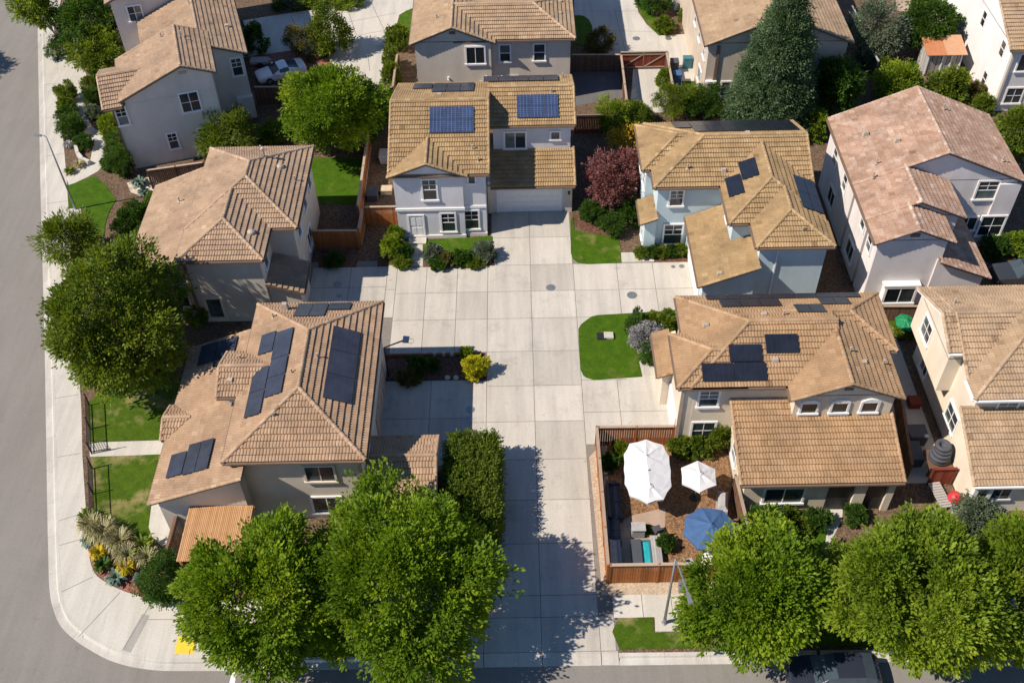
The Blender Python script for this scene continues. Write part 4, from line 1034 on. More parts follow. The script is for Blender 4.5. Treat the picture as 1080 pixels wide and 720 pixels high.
def mesh_np(name, q, tone):
    nf = len(q) // 4
    me = bpy.data.meshes.new(name)
    me.vertices.add(nf * 4); me.vertices.foreach_set('co', q.astype(np.float32).ravel())
    me.loops.add(nf * 4); me.loops.foreach_set('vertex_index', np.arange(nf * 4, dtype=np.int32))
    me.polygons.add(nf); me.polygons.foreach_set('loop_start', np.arange(0, nf * 4, 4, dtype=np.int32))
    at = me.attributes.new('tone', 'FLOAT', 'FACE'); at.data.foreach_set('value', tone.astype(np.float32))
    me.update(calc_edges=True); me.validate()
    return me

def unit(v): return v / (np.linalg.norm(v, axis=1, keepdims=True) + 1e-9)

def crown_mesh(name, seed, rx, ry, rz, leaves, L=0.24, W=0.13, shape='round', nb=46, br=0.34, fill=0.22, k=6, spray=0.42):
    rng = np.random.default_rng(seed)
    if shape == 'box':
        n = leaves // k
        p = rng.uniform(-1, 1, (n, 3)); ax_ = rng.choice(3, n, p=[.25, .25, .5]); sg = rng.choice([-1, 1], n)
        sg[ax_ == 2] = 1
        p[np.arange(n), ax_] = sg * rng.uniform(.86, 1.0, n)
        o = np.zeros((n, 3)); o[np.arange(n), ax_] = sg
        p = np.sign(p) * np.abs(p) ** 1.0
        r_ = np.linalg.norm(p[:, :2], axis=1)
        tw = p * np.array([rx, ry, rz]) + rng.normal(0, .05, (n, 3))
        tone = .45 + rng.normal(0, .13, n)
        return leaf_mesh(name, tw, unit(o + rng.normal(0, .45, (n, 3))), o, L, W, k, rng, tone), None
    if shape == 'cone':
        t = np.sort(rng.uniform(0, 1, nb) ** 1.35); a = np.arange(nb) * 2.4 + rng.normal(0, .3, nb)
        rad = (1 - t) ** 0.85 * .8
        bd = np.stack([np.cos(a), np.sin(a), .15 + t * .6], 1); bd = unit(bd)
        bc = np.stack([np.cos(a) * rad * rx, np.sin(a) * rad * ry, (t * 2 - 1) * rz * .93], 1)
        rb = br * min(rx, ry) * (.45 + .75 * (1 - t))
    else:
        i = np.arange(nb) + .5
        ph = np.arccos(1 - 2 * i / nb); th = np.pi * (1 + 5 ** .5) * i
        bd = np.stack([np.cos(th) * np.sin(ph), np.sin(th) * np.sin(ph), np.cos(ph)], 1) + rng.normal(0, .16, (nb, 3))
        bd = unit(bd)
        bd = bd[bd[:, 2] > -.75]; nb = len(bd)
        s = rng.uniform(.58, 1.0, (nb, 1))
        for q in range(5):
            kk = rng.normal(0, 1, 3); kk = kk / np.linalg.norm(kk) * rng.uniform(2, 5)
            s = s + .085 * np.sin(bd @ kk + rng.uniform(0, 6))[:, None]
        bc = bd * s * np.array([rx, ry, rz]); rb = br * (rx * ry * rz) ** (1 / 3) * rng.uniform(.6, 1.3, nb)
    nb = len(bd)
    # sprays of leaves on every limb end, then leaves round every spray
    per = 26 if shape != 'cone' else 22
    ns = max(nb, leaves // per)
    wgt = rb ** 1.6; bi = rng.choice(nb, ns, p=wgt / wgt.sum())
    up = np.array([-.12, -.05, .3])
    d = unit(rng.normal(0, 1, (ns, 3)) + bd[bi] * .9 + up)
    u = np.where(rng.uniform(0, 1, ns) < fill, rng.uniform(.2, .75, ns), rng.uniform(.85, 1.12, ns))[:, None]
    u = np.where(rng.uniform(0, 1, (ns, 1)) < .05, rng.uniform(1.15, 1.5, (ns, 1)), u)
    sp = bc[bi] + d * u * rb[bi][:, None] * np.array([1, 1, .85])
    R_ = np.array([rx, ry, rz])
    if shape != 'cone':
        q_ = np.quantile(np.linalg.norm(sp / R_, axis=1), .90); sp = sp / q_ * 1.0; bc = bc / q_ * 1.0
    sd = unit(d + bd[bi] * .6 + rng.normal(0, .3, (ns, 3)) + np.array([0, 0, .15]))
    sr = spray * (rx * ry * rz) ** (1 / 3) * rng.uniform(.7, 1.3, ns) if spray < .2 else spray * rng.uniform(.7, 1.35, ns)
    bt = rng.normal(0, .10, nb)
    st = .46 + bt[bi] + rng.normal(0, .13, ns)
    n = ns * per
    si = np.repeat(np.arange(ns), per)
    along = rng.uniform(-.5, 1.0, (n, 1))
    off = rng.normal(0, .42, (n, 3)) * (1.1 - .7 * np.clip(along, 0, 1))
    p = sp[si] + (sd[si] * along * 1.15 + off) * sr[si][:, None]
    ax = unit(sd[si] * (.9 + .6 * np.clip(along, 0, 1)) + off * 1.1 + rng.normal(0, .35, (n, 3)) - np.array([0, 0, .12]))
    nn = np.array([-.22, -.05, .75]) + sd[si] * .5 + rng.normal(0, .4, (n, 3))
    w = np.cross(ax, nn); w = unit(w)
    l = L * rng.uniform(.6, 1.25, (n, 1))
    q = np.stack([p, p + ax * l * .45 + w * W * .5 * l / L, p + ax * l, p + ax * l * .45 - w * W * .5 * l / L], 1).reshape(-1, 3)
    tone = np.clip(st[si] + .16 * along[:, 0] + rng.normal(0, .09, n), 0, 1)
    return mesh_np(name, q, tone), bc

def tree(name, label, cat, base, cz, r, mat, leaves, seed, L=0.24, W=0.125, shape='round', trunk=0.16, nb=46, br=0.34, group=None, bark='bark', lean=(0, 0), z0=0.0, spray=0.42):
    """base (x, y) on the ground; the crown hangs at height cz with radii r"""
    t = tag(empty(name, (base[0], base[1], z0)), label, cat, group)
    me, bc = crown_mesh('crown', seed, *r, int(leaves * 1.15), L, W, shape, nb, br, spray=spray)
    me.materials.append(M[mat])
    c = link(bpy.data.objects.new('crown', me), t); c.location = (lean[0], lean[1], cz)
    mb = MB(); rng = random.Random(seed)
    top = cz + (r[2] * .7 if shape == 'cone' else r[2] * .25)
    mb.tube([(0, 0, -0.1), (lean[0] * .2, lean[1] * .2, cz * .3), (lean[0], lean[1], top)], trunk, 8, r1=trunk * .35)
    if bc is not None and shape != 'cone':
        for q in rng.sample(list(range(len(bc))), min(9, len(bc))):
            e = V(bc[q]) + V((lean[0], lean[1], cz))
            s = V((lean[0] * .6, lean[1] * .6, max(cz - r[2] * rng.uniform(.5, .9), cz * .35)))
            mb.tube([s, s.lerp(e, .5) + V((0, 0, .15)), e], trunk * .42, 6, r1=trunk * .1)
    mb.build('trunk', M[bark], t, smooth=True)
    return t

_cache = {}
def shrub(label, px, r, mat='l_dark', shape='round', h=0.85, name='shrub', cat='shrub', group=None, dense=1.0, rz=0.0, ry=None):
    """a shrub standing on the ground: one mesh, px = (x, y)"""
    key = (mat, shape, round(r * 2), dense)
    v = _cache.setdefault(key, [])
    if len(v) < 3:
        seed = 1000 + len(_cache) * 7 + len(v)
        L = 0.11 / max(r, .35) * (1.25 if mat in ('l_grey',) else 1)
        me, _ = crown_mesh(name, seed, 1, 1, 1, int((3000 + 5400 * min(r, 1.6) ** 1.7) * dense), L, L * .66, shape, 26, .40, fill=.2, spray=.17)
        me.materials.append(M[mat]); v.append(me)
        i = len(v) - 1
    else: i = random.randrange(3)
    o = link(bpy.data.objects.new(name, v[i]))
    o.location = (px[0], px[1], r * h * 0.82)
    o.scale = (r, ry or r, r * h); o.rotation_euler = (0, 0, rz if shape == 'box' else random.uniform(0, 6.28))
    return tag(o, label, cat, group)

def tuft(label, px, r, mat, n=140, h=0.8, w=0.035, name='grass_clump', cat='plant', group=None, droop=0.9, seed=None):
    rng = np.random.default_rng(seed if seed is not None else random.randrange(9999))
    a = rng.uniform(0, 2 * np.pi, n); ln = rng.uniform(.6, 1.1, n) * r; up = rng.uniform(.45, 1.1, n) * h
    d = np.stack([np.cos(a), np.sin(a), np.zeros(n)], 1); s = np.stack([-np.sin(a), np.cos(a), np.zeros(n)], 1)
    Q = []; T = []
    prev = np.zeros((n, 3)); z = np.array([0, 0, 1.0])
    tone = rng.uniform(.2, .9, n)
    st = [(0, 0, 1.0), (.35, .75, .9), (.75, 1.0, .65), (1.0, 1.0 - droop * .35, .08)]
    for i in range(3):
        f0, u0, w0 = st[i]; f1, u1, w1 = st[i + 1]
        p0 = d * (ln * f0)[:, None] + z * (up * u0)[:, None]; p1 = d * (ln * f1)[:, None] + z * (up * u1)[:, None]
        Q.append(np.stack([p0 - s * w * w0, p1 - s * w * w1, p1 + s * w * w1, p0 + s * w * w0], 1).reshape(-1, 3)); T.append(np.clip(tone + .1 * (i - 1), 0, 1))
    me = mesh_np(name, np.concatenate(Q), np.concatenate(T)); me.materials.append(M[mat])
    o = link(bpy.data.objects.new(name, me)); o.location = (px[0], px[1], 0.02)
    return tag(o, label, cat, group)

# big trees
tree('street_tree', 'left of the two touching street trees at the bottom, next to the yellow pad', 'tree', (-13.20, 27.12), 4.5, (3.8, 3.7, 3.3), 'l_maple', 40000, 11, L=.23, W=.12, trunk=0.2, nb=42, br=.37)
tree('street_tree', 'wide leafy street tree at the bottom, shading the concrete drive beside the tall clipped hedge', 'tree', (-5.96, 27.68), 4.7, (4.95, 5.0, 3.8), 'l_maple', 64000, 12, L=.23, W=.12, trunk=0.24, nb=54, br=.35)
tree('street_tree', 'leafy street tree leaning over the lamp post and the blue umbrella patio', 'tree', (11.62, 26.82), 4.4, (3.8, 3.1, 2.6), 'l_maple', 38000, 13, L=.23, W=.12, trunk=0.19, nb=36, br=.38)
tree('street_tree', 'biggest yellow-green street tree, right above the parked dark car', 'tree', (19.17, 26.50), 4.7, (4.25, 4.5, 3.3), 'l_lime', 52000, 14, L=.23, W=.12, trunk=0.22, nb=46, br=.36)
tree('street_tree', 'yellow-green street tree cut off by the right edge of the picture', 'tree', (25.27, 26.67), 4.4, (3.4, 3.9, 3.0), 'l_lime', 32000, 15, L=.23, W=.12, trunk=0.2, nb=36, br=.38)
tree('shade_tree', 'large olive-green tree standing over the left sidewalk', 'tree', (-24.52, 45.30), 5.4, (3.3, 5.4, 5.2), 'l_oak', 60000, 16, L=.23, W=.12, trunk=0.26, nb=52, br=.34)
tree('spiky_tree', 'small spiky-leaved green tree at the upper edge of the large left shade tree', 'tree', (-32.21, 57.28), 2.6, (2.0, 1.8, 2.0), 'l_oak', 8500, 17, L=.34, W=.07, trunk=0.1, nb=26, bark='palebark')
tree('broadleaf_tree', 'big bright round tree over the back lawn beside the white sports car', 'tree', (-14.48, 70.65), 4.1, (3.75, 3.7, 3.5), 'l_maple', 38000, 18, L=.23, W=.12, trunk=0.2, nb=38, br=.37)
tree('broadleaf_tree', 'low dark bushy tree against the right side of the big round back-lawn tree', 'tree', (-12.11, 72.98), 2.3, (2.1, 2.0, 1.8), 'l_dark', 8000, 19, trunk=0.1, nb=28)
tree('young_tree', 'young conical tree casting its shadow on the pale drive at the top', 'tree', (-16.72, 85.85), 3.6, (1.3, 1.3, 2.5), 'l_oak', 9000, 20, L=.2, W=.11, shape='cone', trunk=0.09, nb=46, br=.45)
tree('conifer', 'tall dark blue-green conifer in front of the tan gabled house', 'tree', (21.18, 73.34), 6.6, (2.95, 2.8, 6.6), 'l_blue', 100000, 21, L=.2, W=.085, shape='cone', trunk=0.25, nb=130, br=.36, spray=.45)
tree('plum_tree', 'purple-leaved plum tree between the blue-grey and the teal house', 'tree', (7.36, 62.89), 2.4, (2.3, 2.1, 1.9), 'l_plum', 11000, 22, L=.2, W=.1, trunk=0.1, nb=36)
tree('golden_shrub_tree', 'golden-leaved small tree behind the purple plum', 'tree', (8.79, 69.05), 1.5, (1.0, 1.0, 1.2), 'l_gold', 2600, 23, L=.18, W=.1, trunk=0.06, nb=18)
tree('tall_slim_tree', 'yellow-green slim-leaved tree with pale leaning trunks by the left street corner', 'tree', (-40.58, 86.02), 5.0, (1.5, 1.9, 3.4), 'l_lime', 8000, 24, L=.34, W=.1, trunk=0.13, nb=34, bark='palebark', lean=(-2.4, 0.8))
tree('broadleaf_tree', 'dark dense tree behind the slim yellow-green one at the top left corner', 'tree', (-38.38, 85.73), 3.4, (2.6, 2.5, 2.9), 'l_dark', 15000, 25, trunk=0.15, nb=44)
tree('broadleaf_tree', 'small mid-green tree close to the sunny roof of the rose-grey house', 'tree', (-36.62, 82.54), 2.2, (2.2, 2.0, 2.0), 'l_oak', 7500, 26, trunk=0.09, nb=30)
tree('bushy_tree', 'bushy grey-green tree between the rose-grey house and the taupe roof', 'tree', (-23.10, 70.06), 2.1, (2.4, 1.8, 1.8), 'l_oak', 8000, 27, L=.28, W=.08, trunk=0.1, nb=30)
tree('olive_tree', 'large grey-green tree in the back garden left of the orange-roofed shed', 'tree', (32.10, 83.16), 2.6, (2.7, 2.5, 2.3), 'l_grey', 12000, 28, L=.26, W=.08, trunk=0.12, nb=38)
tree('garden_tree', 'dark leafy tree behind the orange-roofed shed', 'tree', (36.83, 84.13), 2.5, (2.7, 2.2, 2.3), 'l_dark', 13000, 29, trunk=0.12, nb=40)
tree('garden_tree', 'bright green tree in front of the shed beside the white house', 'tree', (36.68, 76.14), 1.2, (1.6, 1.2, 1.2), 'l_oak', 6000, 30, trunk=0.1, nb=34)
tree('garden_tree', 'yellowish tree left of the bright one before the shed', 'tree', (32.85, 76.69), 1.4, (1.7, 1.5, 1.4), 'l_lime', 8000, 31, trunk=0.1, nb=30)
tree('loquat_tree', 'dark tree with yellow-green tips between the tall conifer and the blotchy roof', 'tree', (26.61, 74.32), 2.8, (1.8, 1.8, 2.5), 'l_dark', 9000, 32, L=.3, W=.13, trunk=0.1, nb=34)
tree('street_tree', 'tree across the left street whose shadow falls on the asphalt', 'tree', (-55.5, 83.0), 5.5, (3.0, 2.6, 2.4), 'l_oak', 12000, 33, trunk=0.2, nb=40)
tree('garden_tree', 'leafy tree at the right edge behind the blotchy roof', 'tree', (40.00, 68.44), 2.2, (1.9, 1.9, 2.0), 'l_oak', 8000, 34, trunk=0.1, nb=30)
tree('pine_sapling', 'little dark conifer at the back of the bed next to the right court lawn', 'tree', (7.97, 49.57), 0.95, (0.62, 0.62, 0.95), 'l_dark', 4000, 35, L=.1, W=.05, shape='cone', trunk=0.05, nb=34, br=.5, spray=.15)

# hedges
me, _ = crown_mesh('hedge', 51, 1.4, 3.1, 1.25, 26000, .16, .085, 'box', fill=.2)
me.materials.append(M['l_oak'])
o = link(bpy.data.objects.new('hedge', me)); o.location = (-2.85, 35.6, 1.32); tag(o, 'tall clipped box hedge beside the drive, above the wide street tree', 'hedge')
mb = MB(); mb.box(-1.32, 1.32, -2.95, 2.95, -1.3, 1.02); mb.build('hedge_core', M['l_dark'], o)
# ------------------------------------------------------------------ shrubs and plants
G1 = 'shrubs by the walls of the rose-grey house'
for lb, p, r, m, sh, hh in (
    ('topmost clipped shrub in the row of four between sidewalk and curved path', (-39.15, 78.94), .95, 'l_oak', 'round', .9),
    ('second clipped shrub from the top in the row between sidewalk and curved path', (-38.64, 76.88), .85, 'l_oak', 'round', .9),
    ('third clipped shrub from the top in the row between sidewalk and curved path', (-38.10, 75.30), .95, 'l_dark', 'round', .9),
    ('lowest and widest shrub of the row between sidewalk and curved path', (-37.30, 73.61), 1.15, 'l_dark', 'round', .85),
    ('dark round ball shrub under the slim yellow-green tree', (-41.85, 86.22), 1.2, 'l_dark', 'round', .85),
    ('curved low hedge inside the half-round planter kerb', (-35.83, 71.83), .72, 'l_dark', 'round', .8),
    ('round green shrub at the upper corner of the rose-grey house', (-37.54, 80.38), .8, 'l_oak', 'round', .9),
    ('round green shrub just below another at the upper corner of the rose-grey house', (-36.67, 78.41), .85, 'l_dark', 'round', .9),
    ('grey-green cushion plant beside the curved path', (-36.15, 76.23), .75, 'l_grey', 'round', .7),
    ('yellow-green upright shrub under the corner window of the rose-grey house', (-34.22, 74.05), .9, 'l_lime', 'round', 1.1),
    ('uppermost dark ball shrub along the left wall of the rose-grey house', (-33.15, 71.72), .78, 'l_dark', 'round', .95),
    ('middle dark ball shrub along the left wall of the rose-grey house', (-32.89, 70.40), .82, 'l_dark', 'round', .9),
    ('largest dark ball shrub at the lower left corner of the rose-grey house', (-31.79, 68.32), 1.15, 'l_dark', 'round', .95),
    ('small dark ball shrub touching the largest one by the path', (-32.94, 68.88), .62, 'l_dark', 'round', .9),
    ('big dark shrub in the mulch right of the left lawn', (-29.31, 60.61), 1.15, 'l_dark', 'round', .9),
    ('dark shrub against the edge of the long western roof', (-28.33, 61.92), 1.1, 'l_dark', 'round', .95),
    ('bronze-green shrub above the dark ones right of the left lawn', (-29.52, 62.53), .9, 'l_bronze', 'round', .8),
    ('yellow-green shrub at the top edge of the western roof', (-28.05, 63.75), .8, 'l_lime', 'round', .9),
    ('small dark shrub under the corner of the western roof', (-27.83, 59.38), .8, 'l_dark', 'round', .9),
    ('lowest small shrub beside the pale curved walkway', (-28.05, 57.80), .55, 'l_oak', 'round', .9),
    ('bright ball shrub below the bay window of the taupe house', (-22.19, 51.13), .85, 'l_lime', 'round', 1.0),
    ('low brown-green shrub behind the fence by the rose-grey house', (-24.55, 69.63), .8, 'l_bronze', 'round', .7),
    ('clipped barrel-shaped dark shrub left of the young conical tree', (-19.02, 85.65), 1.7, 'l_bronze', 'round', .95),
    ('small dark shrub right under the young conical tree', (-17.18, 85.60), .95, 'l_dark', 'round', .8),
    ('dark loose shrub at the right corner of the rose-grey house by the pale drive', (-23.91, 86.18), 1.25, 'l_dark', 'round', 1.3),
    ('yellow-green ground shrub at the top edge above the pale drive', (-16.17, 94.65), 1.5, 'l_lime', 'round', .5),
    ('yellow-green round shrub at the top edge right of a grey one', (-20.25, 94.63), 1.1, 'l_lime', 'round', .7),
    ('small grey-green round shrub at the top edge', (-21.39, 94.12), .8, 'l_grey', 'round', .8),
    ('dark low shrub at the top edge, leftmost above the pale drive', (-22.76, 94.00), .8, 'l_dark', 'round', .7),
    ('dense green shrub between the pale drive and the curved lawn corner', (-10.69, 86.67), 1.1, 'l_oak', 'round', 1.0),
    ('upright hedge shrub along the brown fence, below the dense one', (-11.02, 82.78), .85, 'l_oak', 'round', 1.3),
    ('lowest upright hedge shrub along the brown fence', (-10.92, 80.30), .85, 'l_oak', 'round', 1.3),
    ('bright low shrub under the left edge of the big back-lawn tree', (-20.15, 72.36), 1.25, 'l_lime', 'round', .7),
    ('round dark shrub with golden top beside the dark red gate', (7.81, 84.62), 1.35, 'l_bronze', 'round', .95),
    ('dark shrub behind the grass strip at the top edge', (13.72, 91.75), 1.3, 'l_dark', 'round', 1.0),
    ('green low shrub at the lower tip of the grass strip near the top', (14.01, 88.40), 1.0, 'l_oak', 'round', .7),
    ('dark-leaved shrub at the top by the small grey wall', (12.66, 92.88), .9, 'l_dark', 'round', 1.0),
    ('fiery orange and green plant below the top edge near the tan roof', (17.09, 91.07), .95, 'l_fire', 'round', .9),
    ('green spreading shrub at the foot of the fiery orange plant', (16.55, 90.22), .85, 'l_oak', 'round', .8),
    ('light green feathery shrub by the dark wooden fence behind the plum tree', (8.15, 73.25), 1.5, 'l_lime', 'round', .9),
    ('green shrub right of the light feathery one behind the teal house', (10.14, 73.45), 1.3, 'l_oak', 'round', .9),
    ('green bushy shrub behind the teal roof, left of the conifer', (13.45, 74.73), 1.7, 'l_oak', 'round', .9),
    ('second bushy shrub behind the teal roof, nearer the conifer', (15.82, 74.64), 1.6, 'l_dark', 'round', .9),
    ('bright bush against the patio fence behind the dark red gate', (12.99, 79.12), .7, 'l_lime', 'round', 1.2),
    ('round dark ball shrub at the foot of the plum tree, on its left', (5.76, 61.22), .95, 'l_dark', 'round', .95),
    ('round dark ball shrub at the foot of the plum tree, above the lawn', (7.08, 59.75), 1.0, 'l_dark', 'round', .85),
    ('dark shrub between the plum tree and the teal house wall', (8.44, 60.81), .95, 'l_dark', 'round', 1.1),
    ('bright green shrub right of the conifer behind the teal roof', (24.39, 71.35), 1.2, 'l_lime', 'round', 1.2),
    ('grey-green shrub by the pale lattice fence', (31.36, 81.34), 1.2, 'l_grey', 'round', .9),
    ('small bright shrub between two pieces of the pale lattice fence', (32.29, 80.38), .85, 'l_oak', 'round', 1.0),
    ('olive shrub under the bright one by the pale lattice fence', (33.00, 78.54), 1.0, 'l_grey', 'round', .8),
    ('yellow-green hedge bush behind the ridge of the blotchy roof', (31.59, 75.10), 1.3, 'l_lime', 'round', .7),
    ('shrub with orange fruit tones below the white house wall', (39.14, 76.41), 1.0, 'l_bronze', 'round', .8),
    ('green shrub at the base of the white house corner', (39.23, 74.41), .9, 'l_oak', 'round', .9),
    ('golden-green shrub left of the white front door', (-9.10, 57.66), .85, 'l_lime', 'round', 1.0),
    ('dark rounded shrub beside the golden-green one near the white door', (-8.40, 57.44), .75, 'l_dark', 'round', .9),
    ('low flowering shrub at the court corner left of the front path', (-8.42, 56.42), .7, 'l_oak', 'round', .7),
    ('thin tall plant at the left corner of the blue-grey house', (-9.00, 59.25), .6, 'l_lime', 'round', 1.2),
    ('straw-coloured airy shrub at the left of the small front lawn', (-6.22, 57.05), .65, 'l_grey', 'round', 1.0),
    ('dark brown-green shrub in the middle of the small front lawn bed', (-5.25, 56.53), .6, 'l_bronze', 'round', .8),
    ('green ball shrub in the middle of the small front lawn bed', (-4.08, 56.60), .72, 'l_dark', 'round', .9),
    ('pale feathery shrub at the right end of the small front lawn', (-2.43, 57.05), .8, 'l_grey', 'round', 1.0),
    ('low green shrub at the court edge of the front lawn bed', (-3.12, 56.27), .62, 'l_oak', 'round', .7),
    ('dark shrub at the left end of the front lawn bed', (-5.80, 56.24), .6, 'l_dark', 'round', .8),
    ('bright yellow ball shrub at the end of the shaded mulch bed', (-2.87, 45.71), .82, 'l_yellow', 'round', .95),
    ('small yellow-green shrub behind the bright yellow ball', (-3.47, 47.09), .5, 'l_lime', 'round', 1.0),
    ('dark shrub in the middle of the shaded mulch bed', (-6.69, 46.15), .75, 'l_dark', 'round', .8),
    ('brown-green shrub at the front of the shaded mulch bed', (-7.20, 45.33), .7, 'l_bronze', 'round', .7),
    ('small dark shrub right of centre in the shaded mulch bed', (-5.77, 46.39), .5, 'l_dark', 'round', .8),
    ('low shrub in the shaded corner below the redwood fence', (-13.42, 56.77), .7, 'l_dark', 'round', .6),
    ('silver-leaved bush on the right court lawn', (8.31, 47.72), 1.15, 'l_silver', 'round', .9),
    ('dark green shrub under the silver bush', (8.92, 46.77), .95, 'l_dark', 'round', .9),
    ('green shrub by the walkway behind the silver bush', (9.02, 49.58), .8, 'l_oak', 'round', .8),
    ('broad green shrub behind the silver bush at the house end', (9.97, 49.47), .9, 'l_oak', 'round', .8),
    ('bright green shrub under the ground-floor window by the patio', (9.61, 38.96), .7, 'l_oak', 'round', .9),
    ('leafy shrub left of the tallest one at the patio wall', (10.85, 38.86), .62, 'l_oak', 'round', 1.2),
    ('tallest leafy shrub at the patio wall beside the tiled lean-to', (11.85, 39.26), .8, 'l_oak', 'round', 1.3),
    ('yellow-green plant in the upper left patio corner', (6.04, 38.90), .5, 'l_lime', 'round', 1.1),
    ('dark climbing plant in the patio corner by the left fence', (5.28, 37.98), .5, 'l_dark', 'round', 1.3),
    ('potted green plants between the pool deck and the patio floor', (8.02, 32.27), .5, 'l_dark', 'round', 1.0),
    ('light plants at the top end of the small pool', (7.06, 33.30), .35, 'l_oak', 'round', .9),
    ('rounded sage-green shrub outside the patio fence', (13.92, 32.71), 1.15, 'l_dark', 'round', 1.1),
    ('green shrub under the wide ground-floor window', (15.33, 33.71), .62, 'l_oak', 'round', .95),
    ('dark ball shrub left of the pale entry path', (16.74, 33.68), .72, 'l_dark', 'round', .95),
    ('low shrub in front of the two under the wide window', (15.93, 33.25), .6, 'l_oak', 'round', .7),
    ('dark shrub right of the pale entry path', (19.10, 33.96), .65, 'l_dark', 'round', .9),
    ('dull grey-brown bush in front of the cream house porch', (25.76, 33.42), 1.3, 'l_grey', 'round', .9),
    ('yellow-green bush between the two lower right houses', (23.45, 32.52), 1.2, 'l_lime', 'round', 1.0),
    ('bright bush in front of the lilac wall at the right edge', (36.10, 56.56), 1.1, 'l_lime', 'round', .9),
    ('dark shrub under the four-paned lower window on the right', (34.48, 56.51), 1.0, 'l_dark', 'round', .8),
    ('dark rounded shrub at the corner bed beside the bottom left street tree', (-19.53, 29.90), 1.5, 'l_dark', 'round', .9),
    ('low green plant beneath the green garden parasol', (25.91, 48.53), .7, 'l_oak', 'round', .8),
):
    shrub(lb, p, r, m, sh, hh)
for i, x in enumerate((677, 687, 698, 708, 718)):
    o_ = ('leftmost', 'second', 'middle', 'fourth', 'rightmost')[i]
    shrub('%s of the five low shrubs in a row below the teal front wall' % o_, ((9.02, 56.85)[0] + i * 0.72, 57.0), .5, 'l_dark' if i % 2 else 'l_oak', 'round', .9, group='row of low shrubs at the teal house')
for lb, p, r, m, n, hh, w in (
    ('straw-coloured ornamental grass at the upper end of the corner bed', (-24.81, 34.02), .95, 'l_straw', 260, 1.1, .03),
    ('straw-coloured ornamental grass in the middle of the corner bed', (-24.08, 33.56), 1.1, 'l_straw', 300, 1.2, .03),
    ('straw-coloured ornamental grass next to the spiky rosette', (-23.00, 32.96), 1.0, 'l_straw', 280, 1.1, .03),
    ('straw-coloured ornamental grass nearest the white wall', (-22.34, 32.07), .85, 'l_straw', 220, .9, .03),
    ('spiky yellow-green rosette beside the white wall', (-21.62, 32.68), .9, 'l_lime', 70, .8, .07),
    ('straw grass clump at the lower right of the spiky rosette', (-21.18, 31.92), .85, 'l_straw', 180, .8, .03),
    ('yellow-flowering clump on the left of the corner bed', (-24.02, 32.29), .62, 'l_flower', 150, .75, .045),
    ('yellow-flowering clump on the right of the corner bed', (-22.27, 31.33), .62, 'l_flower', 150, .75, .045),
    ('dark green agave rosette below the left yellow clump', (-23.68, 31.60), .62, 'l_dark', 60, .55, .1),
    ('blue-green agave rosette in the middle of the red mulch', (-22.72, 30.80), .68, 'l_aloe', 60, .55, .1),
    ('blue-green agave rosette at the top corner beside the sidewalk', (-24.88, 33.25), .62, 'l_aloe', 60, .5, .1),
    ('grey-green rosette next to the right yellow clump', (-21.32, 30.71), .5, 'l_aloe', 50, .45, .08),
    ('weedy grass clump at the foot of the black iron fence', (-25.41, 34.82), .7, 'l_oak', 120, .6, .04),
    ('silvery agave rosette on the pale stones, the larger one', (-29.97, 66.58), .75, 'l_aloe', 60, .5, .12),
    ('silvery agave rosette on the pale stones, the smaller one', (-29.38, 65.36), .55, 'l_aloe', 50, .4, .1),
    ('pale grass clump in the bed beside the half-round planter', (-35.52, 69.12), .55, 'l_straw', 90, .5, .04),
    ('low green clump by the sidewalk below the half-round planter', (-36.05, 68.26), .5, 'l_oak', 90, .45, .05),
    ('white-flowered grey clump at the sidewalk above the half-round planter', (-37.17, 71.90), .5, 'l_silver', 90, .4, .06),
):
    tuft(lb, p, r, m, n, hh, w)

# ------------------------------------------------------------------ fences
def fence(label, pts, h, board='redwood', cap='redwoodcap', step=2.4, slat=0.14, gap=0.008, name='board_fence', capw=0.09, z0=0.0, thick=0.025):
    p0 = V((*pts[0], 0))
    root = tag(empty(name, p0), label, 'fence')
    bm, cm = MB(), MB()
    for i in range(len(pts) - 1):
        a, b = V((*pts[i], 0)) - p0, V((*pts[i + 1], 0)) - p0
        L = (b - a).length; d = (b - a) / L; s = V((-d.y, d.x, 0))
        k = max(1, int(L / slat))
        for j in range(k):
            c = a + d * (L * (j + .5) / k)
            hh = h + random.uniform(-.008, .008)
            bm.obox(c + V((0, 0, z0 + hh / 2)) + s * random.uniform(-.004, .004), d * (L / k / 2 - gap), s * thick / 2, V((0, 0, hh / 2)), 0, random.random())
        cm.obox((a + b) / 2 + V((0, 0, z0 + h + 0.03)), d * (L / 2 + .02), s * capw, V((0, 0, 0.022)), 0, random.random())
        cm.obox((a + b) / 2 + V((0, 0, z0 + h * .85)) + s * .055, d * (L / 2), s * .025, V((0, 0, 0.045)), 0, random.random())
        cm.obox((a + b) / 2 + V((0, 0, z0 + h * .15)) + s * .055, d * (L / 2), s * .025, V((0, 0, 0.045)), 0, random.random())
        n = max(1, round(L / step))
        for j in range(n + (1 if i == len(pts) - 2 else 0)):
            c = a + d * (L * j / n)
            pm = MB(); pm.obox(c + V((0, 0, (h + .08) / 2 - .05)), d * .05, s * .05, V((0, 0, (h + .18) / 2)), 0, random.random())
            pm.build('post', M[board], root)
    bm.build('boards', M[board], root); cm.build('rails', M[cap], root)
    return root
fence('orange-lit redwood fence on the drive side of the umbrella patio', [(4.56, 39.62), (4.56, 30.06)], 1.85)
fence('redwood fence at the back of the umbrella patio, under the beige house corner', [(4.68, 39.62), (9.25, 39.58)], 1.8)
fence('redwood fence along the gravel strip at the street side of the umbrella patio', [(4.68, 30.05), (12.6, 30.05)], 1.85)
fence('weathered fence right of the blue umbrella', [(12.35, 35.9), (12.6, 30.2)], 1.75, 'brownwood')
fence('tall redwood fence between the back lawn and the cluttered side yard', [(-11.95, 71.0), (-11.9, 61.1)], 1.8)
